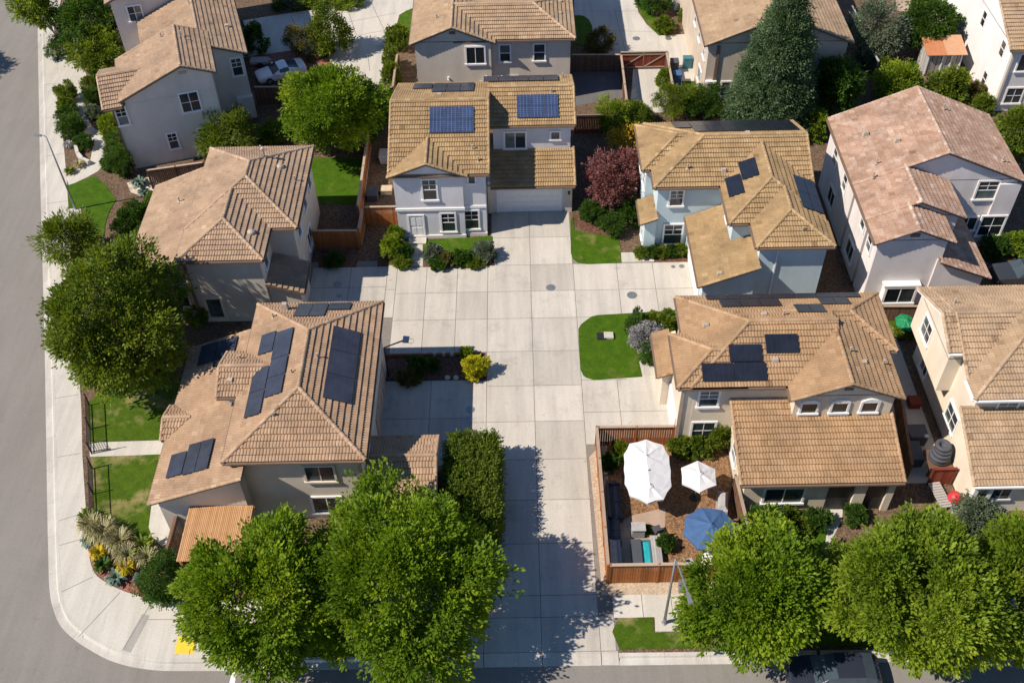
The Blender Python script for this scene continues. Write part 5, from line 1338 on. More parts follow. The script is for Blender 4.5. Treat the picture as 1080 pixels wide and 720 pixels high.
fence('short redwood fence left of the white front door', [(-11.4, 61.05), (-8.95, 61.05)], 1.75)
fence('redwood return fence beside the shaded bed by the left driveway', [(-11.55, 60.95), (-11.6, 58.5)], 1.75)
fence('brown fence across the gap between the taupe house and the side yard', [(-15.0, 58.5), (-11.7, 58.45)], 1.7, 'redwood')
fence('dark brown fence between the rose-grey wall and the long western roof', [(-28.82, 66.02), (-24.62, 66.92)], 1.8, 'brownwood')
fence('dark brown fence along the left wall of the gabled rear house', [(-10.40, 82.68), (-10.44, 77.22), (-11.22, 76.81)], 1.7, 'brownwood')
fence('dark brown fence behind the big back-lawn tree', [(-22.35, 77.65), (-17.28, 77.47)], 1.7, 'brownwood')
fence('shaded dark fence across the yard left of the dark red gate', [(5.07, 81.77), (9.41, 81.61)], 1.7, 'brownwood')
fence('fence with a pale cap between the shaded yard and the sunny back patio', [(9.41, 81.61), (9.31, 74.51)], 1.7, 'brownwood')
fence('fence with a pale cap on the right side of the sunny back patio', [(13.44, 81.77), (13.38, 74.78)], 1.7, 'brownwood')
fence('short reddish fence behind the narrow yard left of the plum tree', [(4.9, 72.4), (7.3, 72.4)], 1.7, 'darkred')
fence('pale lattice fence beside the tan gabled house', [(31.56, 89.35), (31.67, 85.74)], 1.6, 'greywood', 'greywood')
fence('middle length of the pale fence beside the tan gabled house', [(31.47, 82.49), (31.64, 79.83)], 1.6, 'greywood', 'greywood')
fence('lowest length of the pale fence beside the tan gabled house', [(31.59, 78.32), (31.46, 76.85)], 1.6, 'greywood', 'greywood')
fence('brown slatted fence at the left of the tan wooden deck', [(-19.66, 34.39), (-19.73, 31.02)], 1.7, 'brownwood', 'brownwood', gap=.03)
fence('dark fence in the alley between the two lower right houses', [(23.73, 43.19), (22.76, 36.56)], 1.6, 'brownwood', 'brownwood')
fence('dark red gate fence under the stacked planters', [(24.0, 36.3), (25.3, 36.3)], 1.5, 'darkred', 'darkred')
fence('wooden garden fence behind the green parasol', [(24.44, 49.89), (26.90, 49.83)], 1.4, 'brownwood')
fence('fence along the yard of the white house near the shed', [(41.12, 90.91), (41.14, 87.74)], 1.6, 'brownwood')
# dark red double gate at the top
root = tag(empty('yard_gate', (9.5, 81.95, 0)), 'dark red wooden double gate at the top of the sunny back patio', 'gate')
for x0 in (0.05, 2.0):
    mb = MB()
    for j in range(12): mb.box(x0 + j * .158, x0 + j * .158 + .15, -.02, .02, .06, 1.72, 0, random.random())
    mb.build('gate_leaf', M['darkred'], root)
    mb = MB()
    mb.box(x0, x0 + 1.9, -.07, -.021, .2, .3); mb.box(x0, x0 + 1.9, -.07, -.021, 1.45, 1.55)
    a, b = V((x0 + .1, -.05, .3)), V((x0 + 1.8, -.05, 1.45)); d = (b - a)
    mb.obox((a + b) / 2, d / 2, V((0, .02, 0)), V((-d.z, 0, d.x)).normalized() * .04)
    mb.build('brace', M['redwoodcap'], root)
mb = MB(); mb.box(-.1, 4.05, -.08, .08, 1.72, 1.78); mb.build('cap_rail', M['redwoodcap'], root)
# black iron fence by the sidewalk
a, b = V((-27.75, 43.6, 0)), V((-25.05, 34.75, 0))
root = tag(empty('iron_fence', a), 'black iron fence between the sidewalk and the left lawns', 'fence')
d = (b - a).normalized(); s = V((-d.y, d.x, 0)); L = (b - a).length
pk, pk2, rl = MB(), MB(), MB()
k = int(L / .16)
for j in range(k):
    c = d * (L * j / k)
    if 4.1 < c.length < 5.3: continue
    (pk if c.length < 4.5 else pk2).obox(c + V((0, 0, .55)), d * .012, s * .012, V((0, 0, .5)))
for l0, l1 in ((0, 4.1), (5.3, L)):
    for z in (.16, 1.02): rl.obox(d * (l0 + l1) / 2 + V((0, 0, z)), d * (l1 - l0) / 2, s * .02, V((0, 0, .022)))
pk.build('pickets', M['black'], root); pk2.build('pickets', M['black'], root); rl.build('rails', M['black'], root)
for l in (0, 2.05, 4.1, 5.3, 7.3, L):
    mb = MB(); mb.obox(d * l + V((0, 0, .6)), d * .035, s * .035, V((0, 0, .62))); mb.build('post', M['black'], root)
c = d * 4.1; e = V((1.15, .25, 0))
mb = MB(); mb.obox(c + e / 2 + V((0, 0, 1.0)), e / 2, V((-.005, .02, 0)), V((0, 0, .022))); mb.obox(c + e / 2 + V((0, 0, .2)), e / 2, V((-.005, .02, 0)), V((0, 0, .022)))
for j in range(8): mb.obox(c + e * (j + .5) / 8 + V((0, 0, .6)), V((.01, 0, 0)), V((0, .01, 0)), V((0, 0, .42)))
mb.build('open_gate', M['black'], root)
# low end fence
mb = MB()
for q0, q1 in (((-24.56, 34.13), (-23.44, 33.40)), ((-23.44, 33.40), (-21.56, 32.80))):
    p, q = V((*q0, .9)), V((*q1, .9))
    mb.tube([p, q], .025, 6); mb.tube([p - V((0, 0, .6)), q - V((0, 0, .6))], .02, 6)
    for j in range(9):
        c = p.lerp(q, j / 9); mb.tube([c - V((0, 0, .9)), c], .014, 5)
tag(mb.build('iron_railing', M['black']), 'low black railing curving behind the corner bed', 'railing')
# half-round planter kerb
mb = MB()
pts = [V((*q, 0)) for q in ((-35.93, 73.74), (-36.30, 73.35), (-36.51, 72.68), (-36.45, 71.61), (-36.00, 70.55), (-35.39, 69.76), (-34.73, 69.35))]
for i in range(len(pts) - 1):
    dd = (pts[i + 1] - pts[i]); s_ = V((-dd.y, dd.x, 0)).normalized()
    mb.obox((pts[i] + pts[i + 1]) / 2 + V((0, 0, .2)), dd / 2 * 1.04, s_ * .14, V((0, 0, .22)), 0, .6)
tag(mb.build('planter_wall', M['kerb']), 'half-round pale planter wall on the garden path at the left', 'planter wall')

# ------------------------------------------------------------------ street furniture
def lamp(label, p, h, arm, pad):
    root = tag(empty('street_lamp', (*p, 0)), label, 'street lamp')
    mb = MB(); mb.lathe((0, 0, 0), [(.16, 0), (.16, .06), (.1, .12), (.1, .5), (.085, .52)], 10); mb.build('base', M['galv'], root)
    mb = MB(); mb.tube([(0, 0, .4), (0, 0, h)], .085, 8, r1=.05); mb.build('pole', M['galv'], root, smooth=True)
    e = V(arm)
    mb = MB(); mb.tube([(0, 0, h - .1), e * .35 + V((0, 0, h + .12)), e + V((0, 0, h + .1))], .04, 6); mb.build('arm', M['galv'], root)
    mb = MB(); d = e.normalized(); s = V((-d.y, d.x, 0))
    c = e + d * .28 + V((0, 0, h + .08))
    mb.hexa([c - d * .32 - s * .08 - V((0, 0, .06)), c + d * .32 - s * .14 - V((0, 0, .06)), c + d * .32 + s * .14 - V((0, 0, .06)), c - d * .32 + s * .08 - V((0, 0, .06))],
            [c - d * .3 - s * .06 + V((0, 0, .06)), c + d * .28 - s * .1 + V((0, 0, .05)), c + d * .28 + s * .1 + V((0, 0, .05)), c - d * .3 + s * .06 + V((0, 0, .06))])
    hd = mb.build('lamp_head', M['galv'], root)
    mb = MB(); mb.lathe(tuple(c + d * .08 - V((0, 0, .14))), [(.04, 0), (.1, .03), (.12, .09)], 10); mb.build('lens', M['lampglass'], hd)
    return root
lamp('grey street lamp with an arm over the road at the bottom verge', (7.47, 27.57), 6.35, (.35, -1.9, 0), None)
lamp('tall grey street lamp beside the left sidewalk and lawn', (-34.3, 63.65), 6.75, (-.35, .1, 0), None)
sheet('lamp_pad', [(7.01, 28.00), (8.46, 28.00), (8.37, 27.08), (6.94, 27.08)], 0.045, 'walk')
sheet('lamp_pad', [(-34.81, 63.65), (-33.98, 63.85), (-33.68, 63.04), (-34.51, 62.83)], 0.05, 'walk')
def cabinet(label, p, w, d_, h, mat, name='utility_cabinet', rz=0):
    root = tag(empty(name, (*p, 0), rz), label, 'utility box')
    mb = MB(); mb.box(-w, w, -d_, d_, 0, h); mb.build('body', M[mat], root)
    mb = MB(); mb.hexa([(-w - .03, -d_ - .03, h), (w + .03, -d_ - .03, h), (w + .03, d_ + .03, h), (-w - .03, d_ + .03, h)], [(-w, -d_, h + .08), (w, -d_, h + .05), (w, d_, h + .05), (-w, d_, h + .08)]); mb.build('lid', M[mat], root)
    mb = MB(); mb.box(-w * .8, w * .8, -d_ - .02, -d_, h * .15, h * .85); mb.build('door', M[mat], root)
cabinet('small grey utility cabinet at the redwood fence behind the street lamp', (8.72, 29.54), .28, .2, .75, 'galv')
cabinet('pale utility box on the right court lawn, the paler of two', (6.04, 48.88), .3, .26, .16, 'walk', 'ground_box')
cabinet('dark utility box on the right court lawn beside the pale one', (5.55, 48.85), .3, .26, .12, 'black', 'ground_box')

# ------------------------------------------------------------------ patio things
def umbrella(label, p, r, h, mat, n=8, ry=None, two=False, drop=.42, rot=0.2, edge=None):
    ry = ry or r
    root = tag(empty('patio_umbrella', (*p, 0), 0), label, 'umbrella')
    mb = MB()
    tops = [V((0, 0, h))] if not two else [V((0, ry - r, h)), V((0, r - ry, h))]
    if not two:
        ring = [V((r * math.cos(2 * math.pi * k / n + rot), ry * math.sin(2 * math.pi * k / n + rot), h - drop)) for k in range(n)]
    else:
        ring = [V((x - p[0], y - p[1], h - drop)) for x, y in edge]
    for k in range(n):
        a, b = ring[k], ring[(k + 1) % n]
        ta = min(tops, key=lambda t: (t - a).length); tb = min(tops, key=lambda t: (t - b).length)
        m_ = (a + b) / 2 * .975 + V((0, 0, .02 + (h - drop) * .025 * 0)); m_.z = h - drop + .03
        tm = (ta + tb) / 2
        # sagging panel between two ribs
        lv = []
        for f in (0, .35, .7, 1):
            sag = -.05 * math.sin(f * math.pi)
            lv.append((ta.lerp(a, f) + V((0, 0, .03 * math.sin(f * math.pi))), tm.lerp(m_, f) + V((0, 0, sag * .5)), tb.lerp(b, f) + V((0, 0, .03 * math.sin(f * math.pi)))))
        for i in range(3):
            for j in range(2):
                q = [lv[i][j], lv[i + 1][j], lv[i + 1][j + 1], lv[i][j + 1]]
                qq = []
                for v_ in q:
                    if not qq or (v_ - qq[-1]).length > 1e-4: qq.append(v_)
                if len(qq) >= 3: mb.face(qq)
        for u, w_ in ((a, m_), (m_, b)):
            mb.face([u, u - V((0, 0, .13)), w_ - V((0, 0, .13)), w_])
    cn = mb.build('canopy', M[mat], root)
    mb = MB()
    for t in tops: mb.lathe((t.x, t.y, h - .05), [(.22, 0), (.05, .1), (.03, .16)], n)
    if two: mb.lathe((0, 0, h - .06), [(.05, 0), (.05, .16)], 8)
    mb.build('vent_cap', M[mat], cn)
    mb = MB()
    for k in range(n):
        t = min(tops, key=lambda t: (t - ring[k]).length)
        mb.tube([t - V((0, 0, .06)), ring[k] - V((0, 0, .04))], .014, 5)
    mb.build('ribs', M['galv'], root)
    mb = MB(); mb.tube([(0, 0, .1), (0, 0, h - .04)], .03, 8); mb.build('pole', M['galv'], root)
    mb = MB(); mb.lathe((0, 0, .01), [(.3, 0), (.3, .06), (.1, .1), (.06, .2)], 12); mb.build('base', M['black'], root)
umbrella('long white double umbrella over the left part of the patio', (7.2, 35.75), 1.42, 2.65, 'cwhite', 12, 2.45, True, .38, 0, [(5.89, 36.17), (5.85, 35.17), (6.07, 34.27), (7.02, 33.73), (7.94, 33.98), (8.48, 34.87), (8.56, 35.97), (8.58, 36.97), (8.30, 37.85), (7.36, 38.27), (6.36, 37.98), (5.97, 37.20)])
umbrella('small white hexagonal umbrella near the beige wall', (10.15, 35.65), 1.12, 2.5, 'cwhite', 6, 1.12, False, .4, .45)
umbrella('blue octagonal umbrella at the street end of the patio', (10.32, 32.1), 1.55, 2.55, 'cblue', 8, 1.5, False, .5, .2)
umbrella('green garden parasol in the yard between the roofs on the right', (25.58, 48.33), .68, 1.7, 'cgreen', 8, .8, False, .25, .2)

def sofa(label, p, w, d_, mat, cush, rz):
    root = tag(empty('patio_sofa', (*p, 0), rz), label, 'sofa')
    mb = MB(); mb.box(-w, w, -d_, d_, .08, .3); mb.box(-w, -w + .12, -d_, d_, .3, .58); mb.box(w - .12, w, -d_, d_, .3, .58); mb.build('frame', M[mat], root)
    mb = MB(); mb.box(-w, w, d_ - .14, d_, .3, .78); mb.build('backrest', M[mat], root)
    for k in range(2):
        mb = MB(); x0 = -w + .14 + k * (w - .14); mb.box(x0 + .01, x0 + w - .15, -d_ + .02, d_ - .16, .3, .45); mb.build('seat_cushion', M[cush], root)
sofa('dark patio sofa with grey cushions along the left patio fence', (5.35, 35.2), 1.25, .42, 'cdark', 'cdark', R(90))
sofa('low dark sofa in the shade below the long white umbrella', (5.15, 33.2), .95, .4, 'cdark', 'cdark', R(90))
root = tag(empty('grill', (11.55, 34.7, 0), R(80)), 'covered barbecue grill against the lean-to wall', 'grill')
mb = MB(); mb.hexa([(-.75, -.32, 0.06), (.75, -.32, .06), (.75, .32, .06), (-.75, .32, .06)], [(-.7, -.28, .95), (.7, -.28, .95), (.7, .28, .95), (-.7, .28, .95)]); mb.hexa([(-.6, -.26, .95), (.6, -.26, .95), (.6, .26, .95), (-.6, .26, .95)], [(-.45, -.1, 1.18), (.45, -.1, 1.18), (.45, .16, 1.18), (-.45, .16, 1.18)]); mb.build('cover', M['cgrey'], root)
for x in (-.68, .68):
    mb = MB(); mb.tube([(x, -.36, .07), (x, -.28, .07)], .07, 10); mb.build('wheel', M['rubber'], root)
root = tag(empty('dining_table', (10.45, 30.95, 0)), 'pale round patio table peeking out below the blue umbrella', 'table')
mb = MB(); mb.lathe((0, 0, .7), [(.6, 0), (.62, .02), (.6, .045)], 20); mb.build('tabletop', M['plast'], root)
for k in range(4):
    a = k * math.pi / 2 + .4; mb = MB(); mb.tube([(.2 * math.cos(a), .2 * math.sin(a), .7), (.45 * math.cos(a), .45 * math.sin(a), .01)], .025, 6); mb.build('leg', M['galv'], root)
def chair(label, p, rz, mat, group=None):
    root = tag(empty('patio_chair', (*p, 0.01), rz), label, 'chair', group)
    mb = MB(); mb.hexa([(-.25, -.25, .42), (.25, -.25, .42), (.23, .25, .40), (-.23, .25, .40)], [(-.25, -.25, .46), (.25, -.25, .46), (.23, .25, .44), (-.23, .25, .44)]); mb.build('seat', M[mat], root)
    mb = MB(); mb.hexa([(-.23, .22, .44), (.23, .22, .44), (.23, .26, .44), (-.23, .26, .44)], [(-.22, .34, .92), (.22, .34, .92), (.22, .38, .92), (-.22, .38, .92)]); mb.build('backrest', M[mat], root)
    for x in (-.22, .22):
        for y in (-.22, .22):
            mb = MB(); mb.tube([(x, y, .42), (x * 1.15, y * 1.15, 0)], .018, 6); mb.build('leg', M[mat], root)
chair('white patio chair at the lower edge of the blue umbrella', (10.05, 30.55), R(170), 'plast')
chair('grey patio chair left of the white one below the blue umbrella', (9.2, 31.0), R(110), 'cgrey')
chair('dark chair at the lower edge of the long white umbrella', (7.65, 33.2), R(200), 'cdark')
root = tag(empty('serving_cart', (6.55, 33.15, 0)), 'grey serving cart below the long white umbrella', 'cart')
mb = MB(); mb.box(-.4, .4, -.3, .3, .8, .86); mb.build('top', M['cgrey'], root)
mb = MB(); mb.box(-.36, .36, -.26, .26, .12, .8); mb.build('cabinet', M['cgrey'], root)
for x in (-.3, .3):
    mb = MB(); mb.tube([(x, -.2, .06), (x, .2, .06)], .06, 8); mb.build('wheel', M['rubber'], root)
# plunge pool
px0, px1, py0, py1 = 6.1, 7.15, 30.55, 32.5
root = tag(empty('plunge_pool', (6.4, 31.5, 0)), 'small turquoise plunge pool in the lower left patio corner', 'pool')
mb = MB()
for b in ((px0, px1, py0, py0 + .1, 0, .5), (px0, px1, py1 - .1, py1, 0, .5), (px0, px0 + .1, py0 + .1, py1 - .1, 0, .5), (px1 - .1, px1, py0 + .1, py1 - .1, 0, .5)): mb.box(*b)
mb.box(px0 + .1, px1 - .1, py0 + .1, py1 - .1, 0.0, .05)
mb.build('shell', M['teal'], root, (6.4, 31.5, 0))
mb = MB(); mb.box(px0 + .1, px1 - .1, py0 + .1, py1 - .1, .06, .42); mb.build('pool_water', M['water'], root, (6.4, 31.5, 0))
mb = MB(); mb.box(px0 - .02, px0 + .52, py0 - .02, py1 + .02, .505, .56); mb.build('pool_shade_panel', M['cdark'], root, (6.4, 31.5, 0))  # dark panel added over the left half, standing in for shadow on the water
root = tag(empty('pool_deck', (7.45, 31.6, 0)), 'grey board walkway along the right side of the plunge pool', 'deck')
mb = MB()
for j in range(4): mb.box(-.28 + j * .145, -.28 + j * .145 + .135, -1.3, 1.2, .38, .46, 0, random.random())
mb.build('boards', M['greywood'], root)
mb = MB(); mb.box(-.26, .28, -1.25, 1.15, .02, .375); mb.build('base_frame', M['greywood'], root)
root = tag(empty('storage_bench', (5.15, 31.2, 0)), 'grey slatted storage bench by the fence left of the plunge pool', 'bench')
mb = MB()
for j in range(4): mb.box(-.3 + j * .15, -.3 + j * .15 + .14, -.95, 1.1, .8, .85, 0, random.random())
mb.build('lid', M['greywood'], root)
mb = MB(); mb.box(-.28, .28, -.93, 1.08, .02, .795); mb.build('box', M['greywood'], root)
# deck by the greige house
root = tag(empty('pergola', (-16.4, 32, 0)), 'tan slatted patio cover below the low western roof, left of the street trees', 'pergola')
mb = MB()
for j in range(36):
    x = -2.25 + j * .1; mb.box(x, x + .078, -1.75, 1.78, 2.62, 2.67, 0, random.random())
mb.build('slats', M['deckwood'], root)
for y in (-1.6, 0.0, 1.7):
    mb = MB(); mb.box(-2.3, 1.4, y - .05, y + .05, 2.44, 2.615, 0, .3); mb.build('beam', M['deckwood'], root)
for x in (-2.1, 1.2):
    mb = MB(); mb.box(x - .07, x + .07, -1.67, -1.53, 0, 2.44, 0, .3); mb.build('post', M['deckwood'], root)

# side-yard clutter between the redwood fence and the blue-grey house
def bin_(label, p, w, d_, h, mat, rz=0, name='storage_box', cat='box'):
    root = tag(empty(name, (*p, 0), rz), label, cat)
    mb = MB(); mb.hexa([(-w * .92, -d_ * .92, 0), (w * .92, -d_ * .92, 0), (w * .92, d_ * .92, 0), (-w * .92, d_ * .92, 0)], [(-w, -d_, h), (w, -d_, h), (w, d_, h), (-w, d_, h)]); mb.build('body', M[mat], root)
    mb = MB(); mb.hexa([(-w - .03, -d_ - .03, h), (w + .03, -d_ - .03, h), (w + .03, d_ + .03, h), (-w - .03, d_ + .03, h)], [(-w, -d_, h + .07), (w, -d_, h + .07), (w, d_, h + .05), (-w, d_, h + .05)]); mb.build('lid', M[mat], root)
bin_('pale storage box in the cluttered side yard, the largest one', (-10.3, 69.2), .75, .55, .7, 'cgrey')
bin_('long pale box at the lower end of the cluttered side yard', (-10.2, 62.1), .8, .4, .55, 'cgrey')
bin_('dark storage box against the redwood fence in the side yard', (-11.2, 64.4), .4, .6, .6, 'cdark')
bin_('brown crate in the middle of the cluttered side yard', (-10.2, 65.0), .45, .35, .4, 'tan')
bin_('blue-lidded bin beside the tan house wall near the dark red gate', (14.21, 79.54), .35, .4, 1.05, 'cblue', name='wheelie_bin', cat='bin')
bin_('dark bin above the blue-lidded one beside the tan house', (14.19, 81.53), .35, .4, 1.05, 'cdark', name='wheelie_bin', cat='bin')
bin_('green bin against the tan house wall on the pale drive', (15.44, 82.11), .4, .3, 1.0, 'teal', name='wheelie_bin', cat='bin')
bin_('black compost bin in the alley below the shaded window', (24.1, 39.6), .55, .5, .9, 'cdark', name='compost_bin', cat='bin')
bin_('dark bin in the alley beside the stack of planters', (23.6, 38.2), .4, .7, .8, 'cdark', name='wheelie_bin', cat='bin')
bin_('dark red box at the shaded wall in the alley', (24.8, 42.4), .35, .35, .5, 'darkred')
# stacked round planters
base = V((24.75, 37.5, 0)); zz_ = 0.0
for i in range(5):
    lb = ('lowest', 'second from the bottom', 'middle', 'second from the top', 'topmost')[i] + ' dark ring planter in the leaning stack by the cream wall'
    mb = MB(); r_ = .64 - i * .045
    mb.lathe((0, 0, 0), [(r_ * .8, 0), (r_, .06), (r_ * 1.02, .2), (r_ * .95, .28), (r_ * .62, .3), (r_ * .5, .22), (r_ * .45, .05)], 22)
    o = mb.build('ring_planter', M['cdark'], smooth=True); o.location = base + V((random.uniform(-.05, .05), random.uniform(-.05, .05), .9 + i * .26)); tag(o, lb, 'planter', 'stack of dark ring planters')
root = tag(empty('planter_stand', (24.75, 37.5, 0)), 'dark square stand under the stacked ring planters', 'stand')
mb = MB(); mb.box(-.7, .7, -.7, .7, .8, .9); mb.build('top', M['brownwood'], root)
for x in (-.6, .6):
    for y in (-.6, .6):
        mb = MB(); mb.box(x - .06, x + .06, y - .06, y + .06, 0, .8); mb.build('leg', M['brownwood'], root)
root = tag(empty('lounge_chair', (24.35, 35.3, 0), R(8)), 'grey slatted lounge chair below the dark red gate fence', 'chair')
mb = MB()
for j in range(10): mb.box(-.35, .35, -.9 + j * .18, -.9 + j * .18 + .15, .35, .4)
mb.build('seat', M['greywood'], root)
for x in (-.3, .3):
    for y in (-.8, .75):
        mb = MB(); mb.box(x - .03, x + .03, y - .03, y + .03, 0, .35); mb.build('leg', M['greywood'], root)
mb = MB(); mb.lathe((25.1, 35.0, 0), [(.32, 0), (.42, .25), (.42, .5), (.3, .75), (.1, .86)], 14)
tag(mb.build('covered_ball', M['red'], smooth=True), 'red round bag beside the grey lounge chair', 'bag')
for k, (x, y, m_) in enumerate(((25.0, 34.2, 'cgrey'), (25.25, 33.7, 'orange'), (25.0, 33.3, 'cdark'))):
    bin_(('grey tub below the red bag', 'orange tub between a grey and a dark one near the red bag', 'dark tub, lowest of three near the red bag')[k], (x, y), .28, .22, .4, m_, name='garden_tub', cat='tub')

# shed with the orange roof
root = tag(empty('garden_shed', (37.4, 81.0, 0)), 'small shed with an orange sheet roof and grey plank walls near the white house', 'shed')
mb = MB()
for i in range(7): mb.box(-1.45 + i * .42, -1.45 + i * .42 + .36, -1.05, -1.0, 0, 2.1, 0, random.random())
for i in range(4):
    mb.box(-1.5, -1.45, -1.0 + i * .5, -.55 + i * .5, 0, 2.2, 0, random.random()); mb.box(1.4, 1.45, -1.0 + i * .5, -.55 + i * .5, 0, 2.2, 0, random.random())
mb.build('wall', M['greywood'], root)
mb = MB()
for x in (-1.45, -.2, .55, 1.4): mb.box(x - .06, x + .06, -1.12, -1.06, 0, 2.15)
mb.build('posts', M['trim'], root)
mb = MB()
for i in range(2):
    x0, x1 = (-1.75, 0.0) if i == 0 else (0.0, 1.75)
    mb.hexa([(x0, -1.35, 2.15), (x1, -1.35, 2.15), (x1, 1.1, 2.65), (x0, 1.1, 2.65)], [(x0, -1.35, 2.2), (x1, -1.35, 2.2), (x1, 1.1, 2.7), (x0, 1.1, 2.7)], 0, .1 if i == 0 else .9)
mb.build('roof', M['orangeroof'], root)
bin_('orange pot at the left foot of the orange-roofed shed', (36.40, 80.71), .3, .3, .35, 'orange', name='flower_pot', cat='pot')
bin_('dark box on the terrace at the top edge right of the grey-green tree', (39.81, 91.40), .6, .4, .6, 'cdark')
sheet('terrace', [(37.37, 94.82), (42.49, 94.61), (41.42, 90.99), (36.60, 91.18)], 0.02, 'paver')

# small pieces on the shaded mulch bed
for k, (x, y) in enumerate(((-6.36, 47.58), (-5.69, 47.52), (-5.08, 47.51), (-4.51, 47.49), (-7.39, 46.79), (-6.58, 47.03), (-4.76, 45.38), (-4.20, 45.37))):
    mb = MB(); r_ = .2
    mb.lathe((0, 0, 0), [(r_ * .9, 0), (r_, .08), (r_ * .6, .18), (.03, .22)], 9)
    o = mb.build('garden_stone', M['walk'], smooth=True)
    o.location = (*(x, y), .02)
    tag(o, ('pale stone in the shaded mulch bed, first of the four along its top edge', 'second pale stone along the top edge of the shaded mulch bed', 'third pale stone along the top edge of the shaded mulch bed', 'fourth pale stone along the top edge of the shaded mulch bed', 'pale stone at the left of the shaded mulch bed', 'pale stone inside the shaded bed above the dark shrub', 'left stone of the pair at the lower edge of the shaded mulch bed', 'right stone of the pair at the lower edge of the shaded mulch bed')[k], 'stone', 'stones in the shaded mulch bed')
mb = MB(); mb.box(-8.95, -2.9, 47.38, 47.5, 0, .2); tag(mb.build('timber_edging', M['redwood']), 'reddish timber edging along the top of the shaded mulch bed', 'edging')
# basketball hoop behind the greige house eave
p = (-7.13, 46.01)
root = tag(empty('basketball_hoop', (p[0] - 1.5, p[1] - .3, 0)), 'basketball hoop with a grey backboard on an arm beside the greige roof', 'hoop')
mb = MB(); mb.tube([(0, 0, 0), (0, 0, 2.7), (1.2, .2, 3.1)], .05, 8); mb.build('pole', M['black'], root)
mb = MB(); mb.obox((1.4, .25, 3.15), V((.02, .28, 0)), V((.2, -.03, .0)), V((0, 0, .03))); mb.build('backboard', M['cgrey'], root)
mb = MB(); mb.tube([(1.7 + .2 * math.cos(a), .3 + .2 * math.sin(a), 2.95) for a in [i * math.pi / 5 for i in range(11)]], .012, 5); mb.build('rim', M['orange'], root)

